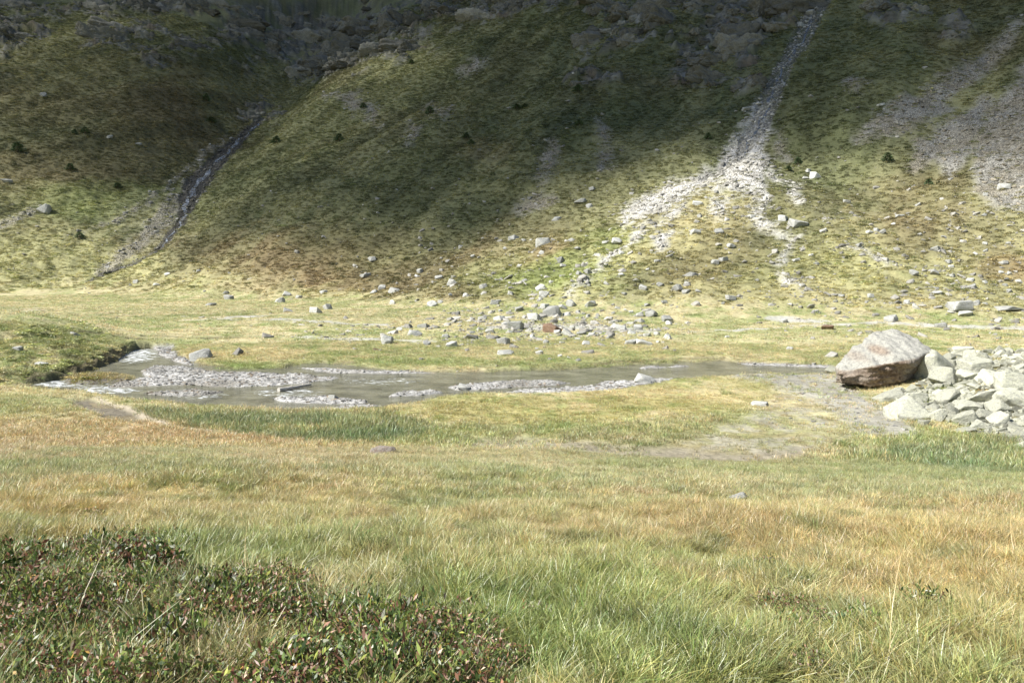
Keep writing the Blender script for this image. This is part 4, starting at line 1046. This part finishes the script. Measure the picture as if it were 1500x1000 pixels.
while extra < 118 and tries < 9000:
    tries += 1
    c = R.uniform()
    if c < .42: px, py = R.normal(830, 75), R.normal(474, 15)
    elif c < .62: px, py = R.normal(760, 110), R.normal(405, 30)
    elif c < .80: px, py = R.normal(1440, 50), R.normal(390, 46)
    else: px, py = R.uniform(940, 1400), R.uniform(290, 450)
    w = float(np.clip(6 * (1 + R.pareto(2.6)), 6, 16))
    if py > 512 or py < 250 or px > 1495: continue
    if any(math.hypot(px - a, (py - b) * 1.6) < .5 * (w + q) for a, b, q in used): continue
    extra += 1
    put(px, py, w, ROCKS, 'rock', zone_label(px, py, w), 'rock', RG, R.uniform(.4, .8), tilt=.25)['shared'] = 1

# rocks without a name of their own are told apart by the nearest rock that has one
MARKS = [(293,520,'white boulder on the river bank'),(462,456,'pointed rock alone on the pasture'),(808,482,'brown domed boulder'),(808,458,'tallest block of the debris cone'),(755,478,'front left block of the debris cone'),(943,501,'long bright slab of the debris field'),
 (977,467,'flat capped rock at the fan foot'),(1212,480,'rusty low rock at the pasture edge'),(1168,328,'large slab alone on the fan'),(795,354,'long pale boulder on the lower slope'),(850,295,'tilted slab near the rubble tongue'),(1405,453,'large angular rock above the heap'),(1378,477,'light rock behind the huge boulder'),
 (740,514,'light rock nearest the river bank'),(945,551,'broad light rock on the shingle'),(607,488,'grey rock left of the debris field'),(553,511,'reddish slab sunk in the pasture'),(410,441,'grey rock under the reddish slope'),(488,578,'rounded stone in the shallows'),(1195,253,'largest of the three pale boulders'),(908,480,'flat bright rock of the debris field'),
 (1366,538,'slab leaning on the huge boulder'),(1326,603,'long low slab at the heap foot'),(1428,533,'block with the dark cleft'),(1440,573,'broad flat topped block'),(1486,588,'large block over a deep shadow'),(1410,513,'topmost pointed block'),(1386,551,'orange cornered block'),(1411,608,'blunt block at the heap front'),(1340,580,'rounded block before the huge boulder')]
taken = {}
cand = []
for o, px, py, w in placed:
    if o['label'] in ('',) or not o.get('shared'): continue
    for k, (mx, my, _) in enumerate(MARKS):
        dx, dy = px - mx, (py - my) * 2.2
        d = math.hypot(dx, dy)
        if d < 95: cand.append((d, o.name, k, ('right' if dx > 0 else 'left') if abs(dx) > abs(dy) else ('front' if dy > 0 else 'behind'), o))
done = set()
for d, nm, k, side, o in sorted(cand, key=lambda c: c[:2]):
    if nm in done: continue
    n_ = taken.get((k, side), 0)
    if n_ >= 3: continue
    taken[(k, side)] = n_ + 1; done.add(nm)
    what = 'block' if 'block' in nm else 'rock'
    o['label'] = '%s %s %s the %s' % (('nearest', 'second nearest', 'third nearest')[n_], what, {'right': 'to the right of', 'left': 'to the left of', 'front': 'in front of', 'behind': 'behind'}[side], MARKS[k][2])
for o, *_ in placed:
    if 'shared' in o: del o['shared']

# ------------------------------------------------------------------ driftwood log
def driftwood():
    a, b = unproject([408, 456], [566, 560])[0]
    a = np.array([a[0], a[1], WATER + .12]); b = np.array([b[0], b[1], WATER + .16])
    bm = bmesh.new(); n = 14; ring = []
    d = b - a; L = np.linalg.norm(d); d /= L; s = np.cross(d, [0, 0, 1.]); s /= np.linalg.norm(s); u = np.cross(s, d)
    for i in range(n + 1):
        t = i / n; c = a + d * L * t + s * .05 * math.sin(t * 5) - (a + b) / 2; r0 = .15 * (1 - .45 * t) * (1 + .08 * math.sin(t * 23))
        ring.append([bm.verts.new(c + (s * math.cos(k * math.pi / 4) + u * math.sin(k * math.pi / 4)) * r0) for k in range(8)])
    for p, q in zip(ring[:-1], ring[1:]):
        for k in range(8): bm.faces.new((p[k], p[(k + 1) % 8], q[(k + 1) % 8], q[k]))
    bm.faces.new(ring[0][::-1]); bm.faces.new(ring[-1])
    for t, ln in ((.35, .35), (.7, .28)):
        c = a + d * L * t - (a + b) / 2; e = c + u * ln + s * ln * .5
        v = [bm.verts.new(c + s * .04), bm.verts.new(c - s * .04), bm.verts.new(c + d * .05), bm.verts.new(e)]
        bm.faces.new((v[0], v[1], v[3])); bm.faces.new((v[1], v[2], v[3])); bm.faces.new((v[2], v[0], v[3]))
    bmesh.ops.recalc_face_normals(bm, faces=bm.faces[:])
    me = bpy.data.meshes.new('driftwood_log'); bm.to_mesh(me); bm.free(); me.materials.append(M_WOOD)
    o = add('driftwood_log', me); o.location = (a + b) / 2
    tag(o, 'bleached driftwood log lying on the shingle in the shallow river', 'log')
driftwood()

# ------------------------------------------------------------------ small dark pines on the mountainsides
def pine(seed):
    g = np.random.default_rng(seed); V = []; Q = []
    for i in range(420):
        h = g.uniform() ** 1.3; rad = (1 - h) ** .8 * .62 + .05
        a = g.uniform(0, 6.28); rr_ = rad * math.sqrt(g.uniform(.1, 1)) * (1 + .25 * math.sin(3 * a + seed))
        b = np.array([math.cos(a) * rr_, math.sin(a) * rr_, .1 + h * 1.55])
        d = np.array([math.cos(a), math.sin(a), g.uniform(-.2, .7)]) + g.normal(0, .35, 3); d /= np.linalg.norm(d)
        s = np.cross(d, g.normal(0, 1, 3)); s /= np.linalg.norm(s); L_ = .26 * g.uniform(.6, 1.3); k0 = len(V)
        V += [b - d * L_ * .3, b + s * L_ * .22 + d * L_ * .2, b + d * L_, b - s * L_ * .22 + d * L_ * .2]; Q.append([k0, k0 + 1, k0 + 2, k0 + 3])
    crown = mesh_from('crown', np.array(V), np.array(Q), M_NEEDLE, False)
    tv = []; tq = []
    for i, (z, r0) in enumerate(((-.3, .09), (.4, .06), (1.5, .015))):
        for k in range(6): tv.append((math.cos(k * 1.047) * r0, math.sin(k * 1.047) * r0, z))
    for i in range(2):
        for k in range(6): tq.append((i * 6 + k, i * 6 + (k + 1) % 6, i * 6 + 6 + (k + 1) % 6, i * 6 + 6 + k))
    return crown, mesh_from('trunk', np.array(tv), np.array(tq), M_BARK)
PM = [pine(700 + i) for i in range(4)]
PINES = [(26,214,15,'dark shrubby pine at the far left of the mountainside'),(103,240,11,'small pine on the brown left mountainside below two others'),(125,197,9,'small pine on the left mountainside, right one of a close pair'),(110,198,7,'small pine on the left mountainside, left one of a close pair'),
 (172,267,10,'low pine on the left mountainside nearest the torrent debris'),(405,208,13,'pine on the spur just right of the left torrent'),(497,198,12,'pine on the spur below the pale grass streak'),(532,152,9,'pine beside the stones near the spur crest'),(603,91,8,'small pine high on the spur crest'),
 (683,196,10,'pine on the dark middle slope above the reddish patch'),(690,210,9,'pine just below another above the reddish patch'),(757,153,12,'left one of two pines side by side on the dark middle slope'),(769,151,10,'right one of two pines side by side on the dark middle slope'),(630,163,13,'pine beside the small scree on the upper spur'),
 (848,186,11,'pine on the slope left of the two narrow screes'),(847,137,12,'pine under the crags of the middle slope'),(1155,241,9,'upright little pine right of the torrent mouth'),(1169,233,10,'spreading little pine above the three pale boulders'),(1300,231,13,'bushy pine between the fan and the right hand scree'),(1360,267,11,'bright pine at the left foot of the right hand scree'),
 (1037,197,10,'pine left of the right torrent bed'),(302,142,10,'pine on the left mountainside above the torrent'),(310,175,12,'pine on the left mountainside beside the upper torrent'),(117,345,10,'pine low on the left slope by the torrent debris')]
for i, (px, py, w, lab) in enumerate(PINES):
    G, D = unproject([px], [py + w * .45]); g = G[0]; s = w * D[0] / F / 1.3
    o = bpy.data.objects.new('dwarf_pine', None); col.objects.link(o)
    o.location = (g[0], g[1], float(height(np.array([g[0]]), np.array([g[1]]))[0]) + .1); o.scale = (s * 1.15, s * 1.15, s * R.uniform(.45, .75)); o.rotation_euler = (0, 0, R.uniform(0, 6.28))
    tag(o, lab, 'pine', 'dwarf pines scattered on the mountainsides')
    add('crown', PM[i % 4][0], o); add('trunk', PM[i % 4][1], o)

# ------------------------------------------------------------------ tussocks and sprigs one can point to near the camera
def tinted(data, col_):
    V, Q, S = data; return V, Q, S * np.asarray(col_)
def direct_plant_material(name):
    m, nt, out, N, L = new_mat(name)
    s = N('ShaderNodeAttribute', attribute_name='shade')
    d = N('ShaderNodeBsdfDiffuse'); L(s.outputs['Color'], d.inputs[0]); tr = N('ShaderNodeBsdfTranslucent'); L(s.outputs['Color'], tr.inputs[0])
    mx = N('ShaderNodeMixShader'); mx.inputs[0].default_value = .3; L(d.outputs[0], mx.inputs[1]); L(tr.outputs[0], mx.inputs[2]); L(mx.outputs[0], out.inputs[0]); return m
M_TUSS = direct_plant_material('tussock blades')
for px, py, w, colr, lab in [(548,790,62,(.10,.11,.045),'dark brownish grass tussock standing out in the pale meadow'),(620,812,60,(.15,.21,.07),'green grass tussock just right of the dark brownish tussock'),
                             (500,755,60,(.22,.29,.12),'bushy pale green tussock left of the dark brownish tussock')]:
    G, D = unproject([px], [py + w * .35]); g = G[0]; s = w * D[0] / F
    V, Q, S = tinted(blades(600, s * .72, s * .42, .0045 * D[0] / 7, .8, int(px), .12), colr)
    o = add('grass_tussock', mesh_from('grass_tussock', V, Q, M_TUSS, False, {'shade': ('FLOAT_COLOR', S)}))
    o.location = (g[0], g[1], float(height(np.array([g[0]]), np.array([g[1]]))[0])); tag(o, lab, 'tussock')
def sprig(px, py, hpx, lab, seed):
    g_ = np.random.default_rng(seed)
    G, D = unproject([px], [py]); g = G[0]; hh = hpx * D[0] / F
    o = bpy.data.objects.new('shrub', None); col.objects.link(o); o.location = (g[0], g[1], float(height(np.array([g[0]]), np.array([g[1]]))[0])); tag(o, lab, 'shrub')
    V = []; Q = []; S = []; LV = []; LQ = []; LS = []
    for k in range(7):
        a = g_.uniform(0, 6.28); tip = np.array([math.cos(a) * .35 * hh, math.sin(a) * .35 * hh, hh * g_.uniform(.65, 1.05)])
        for j in range(5):
            p = tip * (j / 5) ** 1.0; q = tip * ((j + 1) / 5); p = p * [1, 1, 1 + .1 * math.sin(j)]; sd = np.array([-math.sin(a), math.cos(a), 0]) * .003 * (1.3 - j / 5); k0 = len(V)
            V += [p - sd, p + sd, q + sd, q - sd]; S += [C(.10, .06, .04)] * 4; Q.append([k0, k0 + 1, k0 + 2, k0 + 3])
        for j in range(26):
            f = g_.uniform(.3, 1.02); b = tip * f; d = g_.normal(0, 1, 3); d[2] = abs(d[2]) + .2; d /= np.linalg.norm(d); sd = np.cross(d, g_.normal(0, 1, 3)); sd /= np.linalg.norm(sd); l = .034 * g_.uniform(.6, 1.3); k0 = len(LV)
            LV += [b, b + d * l * .5 + sd * l * .22, b + d * l, b + d * l * .5 - sd * l * .22]; LS += [np.array(PAL[int(g_.choice([0, 0, 1, 4, 5, 9, 6]))]) * g_.uniform(.7, 1.2)] * 4; LQ.append([k0, k0 + 1, k0 + 2, k0 + 3])
    add('stem', mesh_from('stem', np.array(V), np.array(Q), M_TUSS, False, {'shade': ('FLOAT_COLOR', np.array(S))}), o)
    add('foliage', mesh_from('foliage', np.array(LV), np.array(LQ), M_TUSS, False, {'shade': ('FLOAT_COLOR', np.array(LS))}), o)
sprig(205, 850, 88, 'tallest leafy sprig rising from the heath against straw coloured grass', 5)
sprig(40, 850, 70, 'thin leafy sprig at the left edge of the heath', 6)
sprig(240, 850, 66, 'reddish leafy sprig just right of the tallest heath sprig', 7)

# ------------------------------------------------------------------ the cloud that shades the upper mountain
SHADE = [ # px, py, how much of the sun it takes away there
 (-200,-60,.9),(0,0,.75),(0,80,.55),(0,160,.5),(0,240,.28),(0,320,.12),(0,400,0),(100,40,.6),(100,120,.7),(100,220,.68),(100,300,.3),(100,370,.08),(200,40,.5),(200,100,.72),(200,180,.7),(200,260,.66),(200,330,.3),(200,400,.02),
 (300,40,.8),(300,130,.8),(300,200,.75),(300,270,.55),(330,340,.45),(330,400,.05),(420,30,.97),(420,110,.93),(430,160,.45),(430,220,.66),(430,300,.72),(430,370,.3),(430,420,0),(520,40,.99),(530,110,.5),(530,180,.72),(530,260,.8),(530,330,.65),(530,390,.15),
 (610,30,.85),(640,100,.7),(640,180,.75),(640,260,.84),(640,330,.7),(640,380,.15),(750,20,.85),(750,120,.85),(750,220,.85),(750,290,.78),(750,330,.5),(750,365,.08),(880,40,.9),(880,140,.9),(880,220,.85),(880,270,.65),(880,305,.12),(880,340,0),
 (980,40,.95),(980,140,.92),(980,200,.85),(980,240,.5),(985,270,.04),(1060,60,.92),(1060,150,.88),(1060,205,.65),(1060,235,.2),(1060,262,0),(1130,60,.85),(1130,150,.8),(1130,210,.72),(1135,236,.25),(1135,265,0),(1220,40,.82),(1220,130,.78),(1220,200,.75),(1220,230,.35),(1220,255,.05),
 (1320,30,.85),(1320,120,.75),(1320,190,.72),(1320,225,.45),(1320,262,.08),(1420,40,.8),(1420,130,.68),(1420,200,.6),(1420,245,.3),(1420,285,.05),(1500,20,.75),(1500,110,.68),(1500,190,.6),(1500,240,.35),(1500,290,.05),(1600,30,.8),(1600,180,.6),(1600,300,.05),(440,90,.99),(480,50,.99),(540,25,.99),(400,140,.97),(500,5,.99),(350,110,.92),(330,60,.9),(750,400,0),(200,440,0),(1000,330,0),(1300,320,0),(1500,340,0),(600,420,0)]
def cloud():
    S = np.array(SHADE, float); G, D = unproject(S[:, 0], S[:, 1]); ok = D < 880
    G = G[ok]; sh = S[ok, 2]
    H = 620.
    K = G + SUN * ((H - G[:, 2]) / SUN[2])[:, None]
    lo = K[:, :2].min(0) - 60; hi = K[:, :2].max(0) + 90
    st_ = 7.
    gx, gy = np.meshgrid(np.arange(lo[0], hi[0], st_), np.arange(lo[1], hi[1], st_)); sx_, sy_ = gx.ravel(), gy.ravel()
    num = 0; den = 0
    for (a, b, _), v in zip(K, sh):
        w = 1 / ((sx_ - a) ** 2 + (sy_ - b) ** 2 + 40.) ** 2; num = num + w * v; den = den + w
    f = num / den
    f = f + .10 * fbm(sx_ / 30, sy_ / 30, 801, 4) * sstep(.05, .3, f)
    f = np.clip(1 - (1 - np.clip(f * 1.14, 0, .985)) ** 1.25, 0, .985)
    od = -np.log(1 - f)
    sig = .03
    th = od / sig * SUN[2]                    # thickness along the vertical
    edge = np.minimum.reduce([(gx - lo[0]), (hi[0] - gx), (gy - lo[1]), (hi[1] - gy)]).ravel(); th = th * sstep(0, 45, edge)
    th = np.maximum(th - 1.2, 0)
    q = np.arange(len(sx_)).reshape(gx.shape); n = len(sx_)
    t2 = th.reshape(gx.shape); live = (np.maximum.reduce([t2[:-1, :-1], t2[1:, :-1], t2[:-1, 1:], t2[1:, 1:]]) > 0)
    f1 = np.stack([q[:-1, :-1][live], q[:-1, 1:][live], q[1:, 1:][live], q[1:, :-1][live]], 1); f2 = f1[:, ::-1] + n
    up = np.column_stack([sx_, sy_, H + th * .65 + .05]); dn = np.column_stack([sx_, sy_, H - th * .35 - .05])
    V = np.vstack([up, dn])
    # side walls where the live cells end
    from collections import Counter
    ed = {}
    for face in f1:
        for a, b in zip(face, np.roll(face, -1)):
            key = (min(a, b), max(a, b)); ed.setdefault(key, []).append((a, b))
    f3 = np.array([[b, a, a + n, b + n] for v in ed.values() if len(v) == 1 for a, b in v])
    Q = np.vstack([f1, f2, f3]); u = np.unique(Q); rm = np.full(len(V), -1); rm[u] = np.arange(len(u))
    m, nt, out, N, L = new_mat('cloud vapour')
    pv = N('ShaderNodeVolumePrincipled'); pv.inputs['Color'].default_value = (.97, .97, .97, 1); pv.inputs['Density'].default_value = sig
    L(pv.outputs[0], out.inputs['Volume'])
    o = add('cloud', mesh_from('cloud', V[u], rm[Q], m)); tag(o, kind='structure')
    m.cycles.homogeneous_volume = True if hasattr(m, 'cycles') else None
cloud()

# ------------------------------------------------------------------ light and camera
sun = bpy.data.lights.new('sun', 'SUN'); sun.energy = 4.9; sun.angle = math.radians(.53); sun.color = (1, .972, .915)
so = bpy.data.objects.new('sun', sun); col.objects.link(so); so.location = tuple(SUN * 60)
so.rotation_euler = Vector(SUN).to_track_quat('Z', 'Y').to_euler()
w = bpy.data.worlds.new('World'); scene.world = w; w.use_nodes = True; nt = w.node_tree; nt.nodes.clear()
sky = nt.nodes.new('ShaderNodeTexSky'); sky.sky_type = 'NISHITA'; sky.sun_disc = False; sky.sun_elevation = SUN_EL; sky.sun_rotation = SUN_AZ; sky.altitude = 2000
bg = nt.nodes.new('ShaderNodeBackground'); bg.inputs[1].default_value = .065; ow = nt.nodes.new('ShaderNodeOutputWorld')
nt.links.new(sky.outputs[0], bg.inputs[0]); nt.links.new(bg.outputs[0], ow.inputs[0])
cam = bpy.data.cameras.new('camera'); cam.sensor_width = 36; cam.lens = 36 * F / 1500; cam.clip_start = .05; cam.clip_end = 5000
cobj = bpy.data.objects.new('camera', cam); col.objects.link(cobj); cobj.location = (0, 0, 0); cobj.rotation_euler = (math.pi / 2 - PITCH, 0, 0)
scene.camera = cobj
scene.view_settings.view_transform = 'Standard'; scene.view_settings.look = 'None'; scene.view_settings.exposure = 1.08; scene.view_settings.gamma = 1
scene.render.engine = 'CYCLES'
cy = scene.cycles; cy.max_bounces = 6; cy.diffuse_bounces = 3; cy.glossy_bounces = 2; cy.transmission_bounces = 2; cy.volume_bounces = 1; cy.transparent_max_bounces = 8
cy.use_denoising = True
